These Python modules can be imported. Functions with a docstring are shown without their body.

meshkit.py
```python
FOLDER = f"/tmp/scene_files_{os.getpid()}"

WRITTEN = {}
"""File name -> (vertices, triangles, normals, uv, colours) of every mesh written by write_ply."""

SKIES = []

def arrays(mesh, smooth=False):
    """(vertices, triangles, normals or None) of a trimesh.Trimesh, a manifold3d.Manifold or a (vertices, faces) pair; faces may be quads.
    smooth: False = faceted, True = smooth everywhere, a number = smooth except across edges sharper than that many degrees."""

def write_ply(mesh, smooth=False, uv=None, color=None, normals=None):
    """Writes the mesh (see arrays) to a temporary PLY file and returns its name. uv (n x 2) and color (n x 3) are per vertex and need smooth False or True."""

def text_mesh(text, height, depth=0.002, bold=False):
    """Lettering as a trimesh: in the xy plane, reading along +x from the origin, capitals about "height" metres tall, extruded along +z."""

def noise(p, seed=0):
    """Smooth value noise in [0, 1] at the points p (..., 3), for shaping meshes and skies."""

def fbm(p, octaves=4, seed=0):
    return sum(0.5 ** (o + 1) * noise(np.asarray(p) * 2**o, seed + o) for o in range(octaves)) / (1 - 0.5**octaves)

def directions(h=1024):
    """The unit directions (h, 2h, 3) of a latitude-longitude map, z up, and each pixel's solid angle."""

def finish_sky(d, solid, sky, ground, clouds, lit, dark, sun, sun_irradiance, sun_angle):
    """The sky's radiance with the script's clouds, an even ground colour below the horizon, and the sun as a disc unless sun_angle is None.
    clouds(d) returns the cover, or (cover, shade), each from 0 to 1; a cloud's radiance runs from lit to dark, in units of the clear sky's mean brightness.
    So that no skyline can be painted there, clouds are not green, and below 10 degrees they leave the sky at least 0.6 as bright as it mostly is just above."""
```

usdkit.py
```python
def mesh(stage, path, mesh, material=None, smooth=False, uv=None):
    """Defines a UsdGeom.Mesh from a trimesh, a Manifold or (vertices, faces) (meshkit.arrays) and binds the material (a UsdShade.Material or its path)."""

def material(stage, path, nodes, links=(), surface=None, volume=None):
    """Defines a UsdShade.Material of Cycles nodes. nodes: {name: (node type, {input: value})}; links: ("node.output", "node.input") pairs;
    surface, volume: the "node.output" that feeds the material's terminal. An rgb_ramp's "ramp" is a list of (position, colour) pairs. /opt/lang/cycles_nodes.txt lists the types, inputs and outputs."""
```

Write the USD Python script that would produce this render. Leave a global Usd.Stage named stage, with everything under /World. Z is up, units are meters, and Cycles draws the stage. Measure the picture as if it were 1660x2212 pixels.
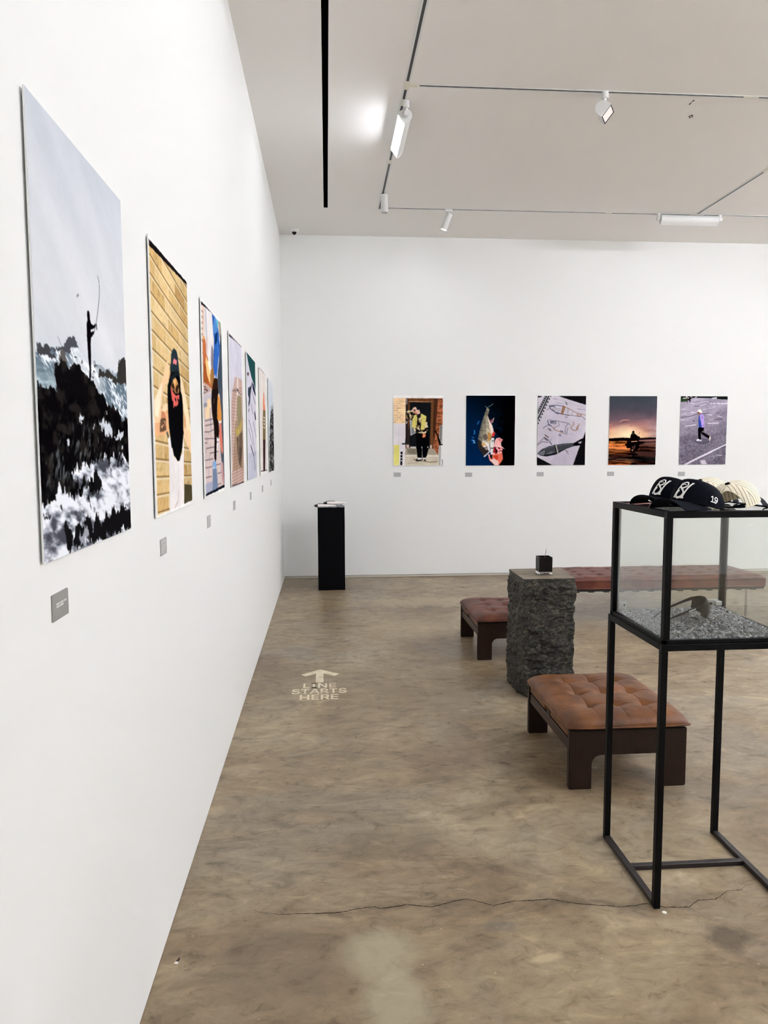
import math, random
import numpy as np
import trimesh
import shapely
from shapely.geometry import Polygon, LineString, Point, box as sbox
from shapely import affinity
from shapely.ops import unary_union
import usdkit, meshkit
from pxr import Usd, UsdGeom, UsdShade, UsdLux, Sdf, Gf, Vt

stage = Usd.Stage.CreateInMemory()
UsdGeom.SetStageUpAxis(stage, 'Z')
UsdGeom.SetStageMetersPerUnit(stage, 1.0)
UsdGeom.Xform.Define(stage, '/World')
UsdGeom.Scope.Define(stage, '/World/Looks')

# ---------------------------------------------------------------- camera, exposure, light levels
FPX, YAW, PITCH, ROLL = 1589.18, 0.07720105, -0.08620219, -0.00280689
CAM = (0.5192, 0.0, 1.55)
EXPOSURE = 0.96
WASH = 14.5             # radiance of the linear wall washers on the left and rear tracks
WASH_NEAR = 8.0        # of those nearer the viewer on the left track
WASH_MID = 90.0        # of those on the middle track, aimed at the back wall
WASH_FAR = 560.0        # of those on the other walls, outside the picture
SPOT = 260.0            # radiance of the spot lamps
LIGHT_COL = (0.945, 0.98, 1.075)
ROOM_W, ROOM_D, ROOM_H, ROOM_Y0 = 8.6, 8.755, 4.0, -4.0


def camera():
    cy, sy, cp, sp = math.cos(YAW), math.sin(YAW), math.cos(PITCH), math.sin(PITCH)
    f = np.array([sy * cp, cy * cp, sp]); r = np.array([cy, -sy, 0.0]); u = np.cross(r, f)
    c, s = math.cos(ROLL), math.sin(ROLL)
    r, u = c * r + s * u, -s * r + c * u
    cam = UsdGeom.Camera.Define(stage, '/World/camera')
    cam.AddTransformOp().Set(Gf.Matrix4d(*r, 0, *u, 0, *(-f), 0, *CAM, 1))
    cam.CreateHorizontalApertureAttr(36.0)
    cam.CreateVerticalApertureAttr(36.0 * 2212 / 1660)
    cam.CreateFocalLengthAttr(FPX / 1660 * 36.0)
    cam.CreateClippingRangeAttr(Gf.Vec2f(0.05, 200))
    cam.CreateExposureAttr(EXPOSURE)


camera()


# ---------------------------------------------------------------- helpers
def lin(c):
    c = np.asarray(c, float) / 255.0
    return np.where(c <= 0.04045, c / 12.92, ((c + 0.055) / 1.055) ** 2.4)


USED = {}


def numbered(parent, name):
    k = USED.get((parent, name), 0)
    USED[(parent, name)] = k + 1
    return name if k == 0 else f'{name}_{k:03d}'


def tag(p, label=None, cat=None, group=None, kind=None):
    for k, v in (('label', label), ('category', cat), ('group', group), ('kind', kind)):
        if v:
            p.SetCustomDataByKey(k, v)
    return p


def X(name, label=None, cat=None, loc=(0, 0, 0), rotz=0.0, axes=None, group=None, kind=None):
    path = '/World/' + numbered('/World', name)
    x = UsdGeom.Xform.Define(stage, path)
    if axes is not None:
        a = [list(map(float, v)) for v in axes]
        x.AddTransformOp().Set(Gf.Matrix4d(*a[0], 0, *a[1], 0, *a[2], 0, *map(float, loc), 1))
    else:
        x.AddTranslateOp().Set(Gf.Vec3d(*map(float, loc)))
        if rotz:
            x.AddRotateZOp().Set(float(rotz))
    return tag(x.GetPrim(), label, cat, group, kind)


def M(parent, name, mesh, mat, smooth=False, label=None, cat=None, group=None, kind=None, color=None, tone=None):
    pp = '/World' if parent is None else str(parent.GetPath())
    path = pp + '/' + numbered(pp, name)
    m = usdkit.mesh(stage, path, mesh, mat, smooth=smooth)
    api = UsdGeom.PrimvarsAPI(m)
    if color is not None:
        api.CreatePrimvar('tint', Sdf.ValueTypeNames.Color3fArray, 'vertex').Set(Vt.Vec3fArray.FromNumpy(np.asarray(color, np.float32)))
    if tone is not None:
        api.CreatePrimvar('tone', Sdf.ValueTypeNames.FloatArray, 'vertex').Set(Vt.FloatArray.FromNumpy(np.asarray(tone, np.float32)))
    return tag(m.GetPrim(), label, cat, group, kind)


def cat_(*ms):
    return trimesh.util.concatenate([m for m in ms if m is not None])


def bx(x0, y0, z0, x1, y1, z1, bev=0.0):
    if bev <= 0:
        m = trimesh.creation.box([x1 - x0, y1 - y0, z1 - z0])
        m.apply_translation([(x0 + x1) / 2, (y0 + y1) / 2, (z0 + z1) / 2])
        return m
    pts = []
    for sx in (0, 1):
        for sy in (0, 1):
            for sz in (0, 1):
                p = [x1 if sx else x0, y1 if sy else y0, z1 if sz else z0]
                for a in range(3):
                    q = list(p)
                    for b in range(3):
                        if b != a:
                            q[b] += -bev if (sx, sy, sz)[b] else bev
                    pts.append(q)
    return trimesh.convex.convex_hull(np.array(pts))


def cyl(p, q, r, n=24, r2=None):
    p, q = np.array(p, float), np.array(q, float)
    L = np.linalg.norm(q - p)
    if r2 is None:
        m = trimesh.creation.cylinder(r, L, sections=n)
    else:
        m = trimesh.creation.revolve([[0, -L / 2], [r, -L / 2], [r2, L / 2], [0, L / 2]], sections=n)
    m.apply_transform(trimesh.geometry.align_vectors([0, 0, 1], (q - p) / L))
    m.apply_translation((p + q) / 2)
    return m


def tube(pts, r, n=8, closed=False):
    p = np.asarray(pts, float)
    if closed:
        t = np.roll(p, -1, 0) - np.roll(p, 1, 0)
    else:
        t = np.gradient(p, axis=0)
    t /= np.linalg.norm(t, axis=1, keepdims=True) + 1e-12
    up = np.where(np.abs(t[:, 2:]) < 0.9, [[0, 0, 1.0]], [[1.0, 0, 0]])
    a = np.cross(t, up); a /= np.linalg.norm(a, axis=1, keepdims=True)
    b = np.cross(t, a)
    ang = np.arange(n) * 2 * np.pi / n
    rr = np.broadcast_to(r, (len(p),))[:, None, None]
    v = (p[:, None] + rr * (np.cos(ang)[None, :, None] * a[:, None] + np.sin(ang)[None, :, None] * b[:, None])).reshape(-1, 3)
    k = len(p) if closed else len(p) - 1
    f = []
    for i in range(k):
        i2 = (i + 1) % len(p)
        for j in range(n):
            j2 = (j + 1) % n
            f += [[i * n + j, i * n + j2, i2 * n + j2], [i * n + j, i2 * n + j2, i2 * n + j]]
    if not closed:
        for s, base in ((1, 0), (-1, (len(p) - 1) * n)):
            for j in range(1, n - 1):
                f.append([base, base + j + 1, base + j] if s > 0 else [base, base + j, base + j + 1])
    m = trimesh.Trimesh(v, np.array(f), process=False)
    return m


def grid_faces(nu, nv, wrap=False):
    """faces of a (nv rows, nu columns) vertex grid"""
    j, i = np.meshgrid(np.arange(nv - 1), np.arange(nu if wrap else nu - 1), indexing='ij')
    i2 = (i + 1) % nu
    a, b, c, d = j * nu + i, j * nu + i2, (j + 1) * nu + i2, (j + 1) * nu + i
    return np.vstack([np.stack([a, b, c], -1).reshape(-1, 3), np.stack([a, c, d], -1).reshape(-1, 3)])


def extr(poly, h, axes=None, loc=None):
    """extrude a shapely polygon; axes maps its x, y, height to 3-D vectors"""
    geoms = getattr(poly, 'geoms', [poly])
    m = cat_(*[trimesh.creation.extrude_polygon(g, h, engine='earcut') for g in geoms if g.area > 0])
    if axes is not None:
        T = np.eye(4); T[:3, 0], T[:3, 1], T[:3, 2] = axes
        if loc is not None:
            T[:3, 3] = loc
        m.apply_transform(T)
        if np.linalg.det(T[:3, :3]) < 0:
            m.invert()
    return m


def fbm2(u, v, octaves=4, seed=0, w=0.0):
    return meshkit.fbm(np.stack([u, v, np.full_like(u, w)], -1), octaves, seed)


def sstep(a, b, x):
    t = np.clip((x - a) / (b - a), 0, 1)
    return t * t * (3 - 2 * t)


# ---------------------------------------------------------------- materials
LOOK = {}


def mat(name, nodes, links=(), surface='p.BSDF', volume=None):
    LOOK[name] = usdkit.material(stage, '/World/Looks/' + name, nodes, links, surface=surface, volume=volume)
    return LOOK[name]


def plain(name, srgb, rough=0.5, metal=0.0, spec=0.5, **kw):
    d = {'base_color': lin(srgb), 'roughness': rough, 'metallic': metal, 'specular_ior_level': spec}
    d.update(kw)
    return mat(name, {'p': ('principled_bsdf', d)})


POS = ('geometry', {})
plain('black_metal', (4, 4, 5), 0.5, 0.0, 0.12)
plain('dark_steel', (40, 35, 35), 0.34, 0.35, 0.5)
plain('white_paint', (226, 226, 224), 0.4)
plain('white_plastic', (232, 231, 227), 0.45)
plain('cream_plastic', (226, 220, 204), 0.5)
plain('black_void', (4, 4, 5), 0.9, 0, 0.1)
plain('black_plastic', (15, 15, 16), 0.35)
plain('track_core', (40, 40, 42), 0.4, 0.3)
plain('board_edge', (236, 236, 234), 0.6)
plain('label_grey', (168, 168, 166), 0.55)
plain('label_grey_dark', (140, 138, 134), 0.5)
plain('label_text', (206, 204, 200), 0.6)
plain('pedestal_black', (4, 4, 6), 0.7, 0, 0.06)
plain('chrome', (215, 215, 212), 0.12, 1.0)
plain('hinge_metal', (200, 204, 202), 0.35, 0.6)
plain('seal_grey', (176, 180, 174), 0.5)
plain('thread_white', (240, 239, 234), 0.7)
plain('lure_white', (246, 238, 234), 0.35)
plain('shade_black', (5, 5, 6), 0.4, 0.0, 0.06)
plain('lens_black', (5, 5, 7), 0.4, 0.0, 0.06)
plain('incense', (150, 120, 100), 0.8)
plain('chip_white', (235, 232, 224), 0.6)
plain('chip_dark', (60, 46, 36), 0.7)
plain('crack_dark', (46, 38, 32), 0.9, 0, 0.1)
plain('crack_faint', (104, 92, 76), 0.9, 0, 0.1)
plain('rim_black', (12, 12, 12), 0.5)
plain('reflector', (238, 226, 216), 0.4)
plain('strap_black', (24, 20, 18), 0.6)
plain('base_strip', (196, 190, 176), 0.5)
plain('foot_glide', (190, 180, 170), 0.5)
mat('lamp_light', {'e': ('emission', {'color': LIGHT_COL, 'strength': WASH})}, surface='e.emission')
for n_, v_ in (('near', WASH_NEAR), ('mid', WASH_MID), ('rear', 2.0), ('cross', 62.0), ('front', 70.0), ('hall', 105.0)):
    mat('lamp_light_' + n_, {'e': ('emission', {'color': LIGHT_COL, 'strength': v_})}, surface='e.emission')
mat('lamp_light_far', {'e': ('emission', {'color': LIGHT_COL, 'strength': WASH_FAR})}, surface='e.emission')
mat('lamp_light_soft', {'e': ('emission', {'color': (1.0, 0.86, 0.80), 'strength': 0.55})}, surface='e.emission')
mat('spot_light', {'e': ('emission', {'color': LIGHT_COL, 'strength': SPOT})}, surface='e.emission')
mat('wall_paint', {'g': POS, 'n': ('noise_texture', {'scale': 90.0, 'detail': 3.0}), 'b': ('bump', {'strength': 0.04, 'distance': 0.002}),
                   'p': ('principled_bsdf', {'base_color': lin((236, 236, 233)), 'roughness': 0.75, 'specular_ior_level': 0.25})},
    [('g.position', 'n.vector'), ('n.fac', 'b.height'), ('b.normal', 'p.normal')])
mat('ceiling_paint', {'p': ('principled_bsdf', {'base_color': lin((243, 240, 236)), 'roughness': 0.8, 'specular_ior_level': 0.2})})
mat('print_face', {'a': ('attribute', {'attribute': 'tint'}), 'p': ('principled_bsdf', {'roughness': 0.6, 'specular_ior_level': 0.0})}, [('a.color', 'p.base_color')])
mat('pebble', {'a': ('attribute', {'attribute': 'tint'}), 'p': ('principled_bsdf', {'roughness': 0.65, 'specular_ior_level': 0.3})}, [('a.color', 'p.base_color')])
mat('decal_white', {'g': POS, 'n': ('noise_texture', {'scale': 14.0, 'detail': 8.0, 'roughness': 0.7}), 'r': ('rgb_ramp', {'ramp': [(0.3, lin((186, 170, 140))), (0.55, lin((224, 212, 186)))]}),
                    'p': ('principled_bsdf', {'roughness': 0.5})}, [('g.position', 'n.vector'), ('n.fac', 'r.fac'), ('r.color', 'p.base_color')])
# clear pane: transparent with a mirror part that grows at grazing angles
mat('clear_glass', {'w': ('layer_weight', {'blend': 0.5}), 'p5': ('math', {'math_type': 'power', 'value2': 5.0}),
                    'm': ('math', {'math_type': 'multiply_add', 'value2': 0.90, 'value3': 0.07}),
                    't': ('transparent_bsdf', {'color': (0.965, 0.975, 0.965)}), 'g': ('glossy_bsdf', {'color': (0.95, 0.95, 0.95), 'roughness': 0.0}), 'x': ('mix_closure', {})},
    [('w.facing', 'p5.value1'), ('p5.value', 'm.value1'), ('m.value', 'x.fac'), ('t.BSDF', 'x.closure1'), ('g.BSDF', 'x.closure2')], surface='x.closure')
mat('solid_glass', {'p': ('principled_bsdf', {'base_color': (0.9, 0.9, 0.9), 'roughness': 0.02, 'transmission_weight': 1.0, 'ior': 1.5})})
mat('vase_black', {'p': ('principled_bsdf', {'base_color': lin((3, 3, 4)), 'roughness': 0.12, 'specular_ior_level': 0.3})})


def leather(name, dark, mid, light):
    mat(name, {'c': ('texture_coordinate', {}), 'n': ('noise_texture', {'scale': 7.0, 'detail': 6.0, 'roughness': 0.6}),
               'r': ('rgb_ramp', {'ramp': [(0.3, lin(dark)), (0.5, lin(mid)), (0.72, lin(light))]}),
               'v': ('voronoi_texture', {'scale': 420.0}), 'n2': ('noise_texture', {'scale': 55.0, 'detail': 4.0}),
               'b': ('bump', {'strength': 0.12, 'distance': 0.002}), 'b2': ('bump', {'strength': 0.25, 'distance': 0.004}),
               'p': ('principled_bsdf', {'roughness': 0.42, 'specular_ior_level': 0.32})},
        [('c.object', 'n.vector'), ('c.object', 'v.vector'), ('c.object', 'n2.vector'), ('n.fac', 'r.fac'), ('r.color', 'p.base_color'),
         ('v.distance', 'b.height'), ('n2.fac', 'b2.height'), ('b.normal', 'b2.normal'), ('b2.normal', 'p.normal')])


leather('leather_tan', (72, 40, 17), (97, 56, 23), (124, 77, 36))
leather('leather_brown', (60, 29, 17), (84, 40, 24), (106, 58, 36))
leather('leather_red', (62, 25, 16), (84, 36, 23), (106, 56, 38))


def wood(name, a, b, axis_scale):
    mat(name, {'c': ('texture_coordinate', {}), 'm': ('mapping', {'scale': axis_scale}), 'n': ('noise_texture', {'scale': 22.0, 'detail': 8.0, 'roughness': 0.65, 'distortion': 0.6}),
               'r': ('rgb_ramp', {'ramp': [(0.3, lin(a)), (0.7, lin(b))]}), 'u': ('bump', {'strength': 0.1, 'distance': 0.001}),
               'p': ('principled_bsdf', {'roughness': 0.42, 'specular_ior_level': 0.25})},
        [('c.object', 'm.vector'), ('m.vector', 'n.vector'), ('n.fac', 'r.fac'), ('r.color', 'p.base_color'), ('n.fac', 'u.height'), ('u.normal', 'p.normal')])


wood('wood_dark', (20, 10, 5), (38, 21, 11), (6.0, 6.0, 0.7))
wood('wood_rail', (34, 21, 15), (56, 36, 26), (6.0, 0.5, 6.0))

mat('rough_stone', {'c': ('texture_coordinate', {}), 'm': ('mapping', {'scale': (1.0, 1.0, 1.6)}), 'n': ('noise_texture', {'scale': 34.0, 'detail': 12.0, 'roughness': 0.78, 'distortion': 0.6}),
                    'r': ('rgb_ramp', {'ramp': [(0.38, lin((8, 8, 7))), (0.47, lin((28, 27, 24))), (0.56, lin((64, 61, 51))), (0.66, lin((120, 114, 96)))]}),
                    'n3': ('noise_texture', {'scale': 150.0, 'detail': 3.0, 'roughness': 0.6}), 'r3': ('rgb_ramp', {'ramp': [(0.62, (0, 0, 0)), (0.70, (0.9, 0.9, 0.9))]}),
                    'nl': ('noise_texture', {'scale': 8.0, 'detail': 5.0, 'roughness': 0.6}), 'rl': ('rgb_ramp', {'ramp': [(0.34, (0.42, 0.42, 0.42)), (0.64, (1.5, 1.48, 1.4))]}), 'ml': ('mix_color', {'blend_type': 'multiply', 'fac': 1.0}),
                    'mx': ('mix_color', {'b': lin((172, 166, 146))}), 'nb': ('noise_texture', {'scale': 60.0, 'detail': 10.0, 'roughness': 0.75}),
                    'b': ('bump', {'strength': 1.0, 'distance': 0.012}), 'p': ('principled_bsdf', {'roughness': 0.36, 'specular_ior_level': 0.35})},
    [('c.object', 'm.vector'), ('m.vector', 'n.vector'), ('c.object', 'n3.vector'), ('m.vector', 'nb.vector'), ('n.fac', 'r.fac'), ('m.vector', 'nl.vector'), ('nl.fac', 'rl.fac'), ('r.color', 'ml.a'), ('rl.color', 'ml.b'), ('ml.result', 'mx.a'), ('n3.fac', 'r3.fac'), ('r3.color', 'mx.fac'),
     ('mx.result', 'p.base_color'), ('nb.fac', 'b.height'), ('b.normal', 'p.normal')])
mat('stone_top', {'c': ('texture_coordinate', {}), 'm': ('mapping', {'scale': (1.0, 4.0, 1.0)}), 'n': ('noise_texture', {'scale': 14.0, 'detail': 9.0, 'roughness': 0.75}),
                  'r': ('rgb_ramp', {'ramp': [(0.32, lin((72, 62, 50))), (0.5, lin((112, 100, 82))), (0.68, lin((146, 134, 112)))]}),
                  'b': ('bump', {'strength': 0.3, 'distance': 0.004}), 'p': ('principled_bsdf', {'roughness': 0.5})},
    [('c.object', 'm.vector'), ('m.vector', 'n.vector'), ('n.fac', 'r.fac'), ('r.color', 'p.base_color'), ('n.fac', 'b.height'), ('b.normal', 'p.normal')])


def fabric(name, srgb, stripe=None):
    nodes = {'c': ('texture_coordinate', {}), 'n': ('noise_texture', {'scale': 900.0, 'detail': 2.0}), 'b': ('bump', {'strength': 0.2, 'distance': 0.0006}),
             'p': ('principled_bsdf', {'base_color': lin(srgb), 'roughness': 0.85, 'specular_ior_level': 0.08})}
    links = [('c.object', 'n.vector'), ('n.fac', 'b.height'), ('b.normal', 'p.normal')]
    if stripe:
        nodes['a'] = ('attribute', {'attribute': 'tone'})
        nodes['f'] = ('math', {'math_type': 'fraction'})
        nodes['l'] = ('math', {'math_type': 'less_than', 'value2': 0.13})
        nodes['x'] = ('mix_color', {'a': lin(srgb), 'b': lin(stripe)})
        links += [('a.fac', 'f.value1'), ('f.value', 'l.value1'), ('l.value', 'x.fac'), ('x.result', 'p.base_color')]
    mat(name, nodes, links)


fabric('navy_cloth', (5, 7, 17))
fabric('navy_dark', (4, 5, 11))
fabric('cream_cloth', (238, 228, 206), (66, 52, 46))
fabric('cream_plain', (232, 221, 196))


def floor_material():
    N, L = {}, []
    N['g'] = POS
    N['n1'] = ('noise_texture', {'scale': 1.1, 'detail': 9.0, 'roughness': 0.62, 'distortion': 1.0})
    N['r1'] = ('rgb_ramp', {'ramp': [(0.30, lin((120, 103, 82))), (0.44, lin((148, 132, 108))), (0.56, lin((166, 152, 128))), (0.70, lin((186, 175, 152)))]})
    L += [('g.position', 'n1.vector'), ('n1.fac', 'r1.fac')]
    # grey clouds over the warm ground
    N['n2'] = ('noise_texture', {'scale': 0.75, 'detail': 5.0, 'roughness': 0.6, 'distortion': 1.6})
    N['r2'] = ('rgb_ramp', {'ramp': [(0.48, (0, 0, 0)), (0.66, (0.75, 0.75, 0.75))]})
    N['x2'] = ('mix_color', {'b': lin((158, 152, 142))})
    L += [('g.position', 'n2.vector'), ('n2.fac', 'r2.fac'), ('r2.color', 'x2.fac'), ('r1.color', 'x2.a')]
    # trowel streaks
    N['m3'] = ('mapping', {'rotation': (0, 0, 0.5), 'scale': (1.0, 2.1, 1.0)})
    N['n3'] = ('noise_texture', {'scale': 2.6, 'detail': 10.0, 'roughness': 0.64, 'distortion': 2.2})
    N['r3'] = ('rgb_ramp', {'ramp': [(0.34, (0.60, 0.57, 0.53)), (0.48, (0.95, 0.95, 0.95)), (0.56, (1.05, 1.05, 1.04)), (0.68, (1.42, 1.4, 1.36))]})
    N['x3'] = ('mix_color', {'blend_type': 'multiply', 'fac': 0.8})
    L += [('g.position', 'm3.vector'), ('m3.vector', 'n3.vector'), ('n3.fac', 'r3.fac'), ('x2.result', 'x3.a'), ('r3.color', 'x3.b')]
    # fine mottle and thin dark flecks
    N['m4'] = ('mapping', {'rotation': (0, 0, -0.7), 'scale': (1.0, 1.5, 1.0)})
    N['n4'] = ('noise_texture', {'scale': 11.0, 'detail': 12.0, 'roughness': 0.72, 'distortion': 0.8})
    N['r4'] = ('rgb_ramp', {'ramp': [(0.33, (0.55, 0.52, 0.48)), (0.42, (0.90, 0.89, 0.88)), (0.52, (1, 1, 1)), (0.66, (1.2, 1.2, 1.17))]})
    N['x4'] = ('mix_color', {'blend_type': 'multiply', 'fac': 0.8})
    L += [('g.position', 'm4.vector'), ('m4.vector', 'n4.vector'), ('n4.fac', 'r4.fac'), ('x3.result', 'x4.a'), ('r4.color', 'x4.b')]
    # dark worn spots
    N['n5'] = ('noise_texture', {'scale': 4.2, 'detail': 10.0, 'roughness': 0.74, 'distortion': 0.6})
    N['r5'] = ('rgb_ramp', {'ramp': [(0.60, (0, 0, 0)), (0.70, (0.6, 0.6, 0.6))]})
    N['x5'] = ('mix_color', {'b': lin((92, 78, 62))})
    L += [('g.position', 'n5.vector'), ('n5.fac', 'r5.fac'), ('r5.color', 'x5.fac'), ('x4.result', 'x5.a')]
    # pale scuffs
    N['m6'] = ('mapping', {'rotation': (0, 0, -0.6), 'scale': (1.0, 3.2, 1.0), 'location': (4.0, 2.0, 0.0)})
    N['n6'] = ('noise_texture', {'scale': 3.1, 'detail': 9.0, 'roughness': 0.7, 'distortion': 1.5})
    N['r6'] = ('rgb_ramp', {'ramp': [(0.60, (0, 0, 0)), (0.68, (0.55, 0.55, 0.55))]})
    N['x6'] = ('mix_color', {'b': lin((204, 192, 166))})
    L += [('g.position', 'm6.vector'), ('m6.vector', 'n6.vector'), ('n6.fac', 'r6.fac'), ('r6.color', 'x6.fac'), ('x5.result', 'x6.a')]
    # tiny white specks
    N['v7'] = ('voronoi_texture', {'scale': 13.0})
    N['l7'] = ('math', {'math_type': 'less_than', 'value2': 0.028})
    N['x7'] = ('mix_color', {'b': lin((224, 216, 200))})
    L += [('g.position', 'v7.vector'), ('v7.distance', 'l7.value1'), ('l7.value', 'x7.fac'), ('x6.result', 'x7.a')]
    prev = 'x7.result'
    # stains and patches that stand at known places: (x, y, half width x, half width y, turn, colour, strength, raggedness)
    spots = [(0.665, 2.14, 0.13, 0.13, 0.1, (188, 182, 160), 0.8, 0.5), (0.70, 1.94, 0.10, 0.16, 0.0, (190, 184, 162), 0.75, 0.5),
             (1.78, 2.12, 0.07, 0.08, -0.6, (84, 70, 54), 0.75, 0.9), (1.07, 2.235, 0.07, 0.03, 0.0, (112, 108, 102), 0.6, 0.9),
             (1.17, 2.073, 0.05, 0.02, 0.2, (206, 190, 162), 0.8, 0.9), (0.34, 2.12, 0.24, 0.22, 0.0, (126, 112, 95), 0.6, 0.6),
             (1.20, 3.60, 0.30, 0.22, 0.1, (130, 110, 88), 0.55, 1.0), (1.07, 4.45, 0.5, 0.35, 0.2, (138, 122, 96), 0.45, 1.0),
             (0.75, 2.75, 0.25, 0.16, 0.0, (122, 110, 92), 0.45, 1.0), (1.6, 7.3, 0.8, 0.25, 0.0, (196, 182, 152), 0.6, 1.0), (1.3, 6.2, 0.5, 0.5, 0.0, (188, 172, 142), 0.5, 1.0)]
    N['nw'] = ('noise_texture', {'scale': 7.0, 'detail': 8.0, 'roughness': 0.7})
    L += [('g.position', 'nw.vector')]
    for i, (x, y, hx, hy, a, c, s, rag) in enumerate(spots):
        N[f'm{i}_s'] = ('mapping', {'mapping_type': 'texture', 'location': (x, y, 0), 'rotation': (0, 0, a), 'scale': (hx, hy, 1.0)})
        N[f'd{i}_s'] = ('vector_math', {'math_type': 'length'})
        N[f'a{i}_s'] = ('math', {'math_type': 'multiply_add', 'value2': rag * 2.6, 'value3': -rag * 1.3})
        N[f'e{i}_s'] = ('math', {'math_type': 'add'})
        N[f'r{i}_s'] = ('map_range', {'from_min': 1.15, 'from_max': 0.55, 'to_min': 0.0, 'to_max': s, 'clamp': True})
        N[f'x{i}_s'] = ('mix_color', {'b': lin(c)})
        L += [('g.position', f'm{i}_s.vector'), (f'm{i}_s.vector', f'd{i}_s.vector1'), ('nw.fac', f'a{i}_s.value1'), (f'd{i}_s.value', f'e{i}_s.value1'), (f'a{i}_s.value', f'e{i}_s.value2'),
              (f'e{i}_s.value', f'r{i}_s.value'), (f'r{i}_s.result', f'x{i}_s.fac'), (prev, f'x{i}_s.a')]
        prev = f'x{i}_s.result'
    N['dk'] = ('mix_color', {'blend_type': 'multiply', 'fac': 1.0, 'b': (0.74, 0.68, 0.60)})
    L.append((prev, 'dk.a')); prev = 'dk.result'
    N['rr'] = ('map_range', {'from_min': 0.3, 'from_max': 0.7, 'to_min': 0.26, 'to_max': 0.46, 'clamp': True})
    N['b'] = ('bump', {'strength': 0.12, 'distance': 0.004})
    N['p'] = ('principled_bsdf', {'specular_ior_level': 0.42})
    L += [(prev, 'p.base_color'), ('n4.fac', 'rr.value'), ('rr.result', 'p.roughness'), ('n4.fac', 'b.height'), ('b.normal', 'p.normal')]
    mat('concrete', N, L)


floor_material()


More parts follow.
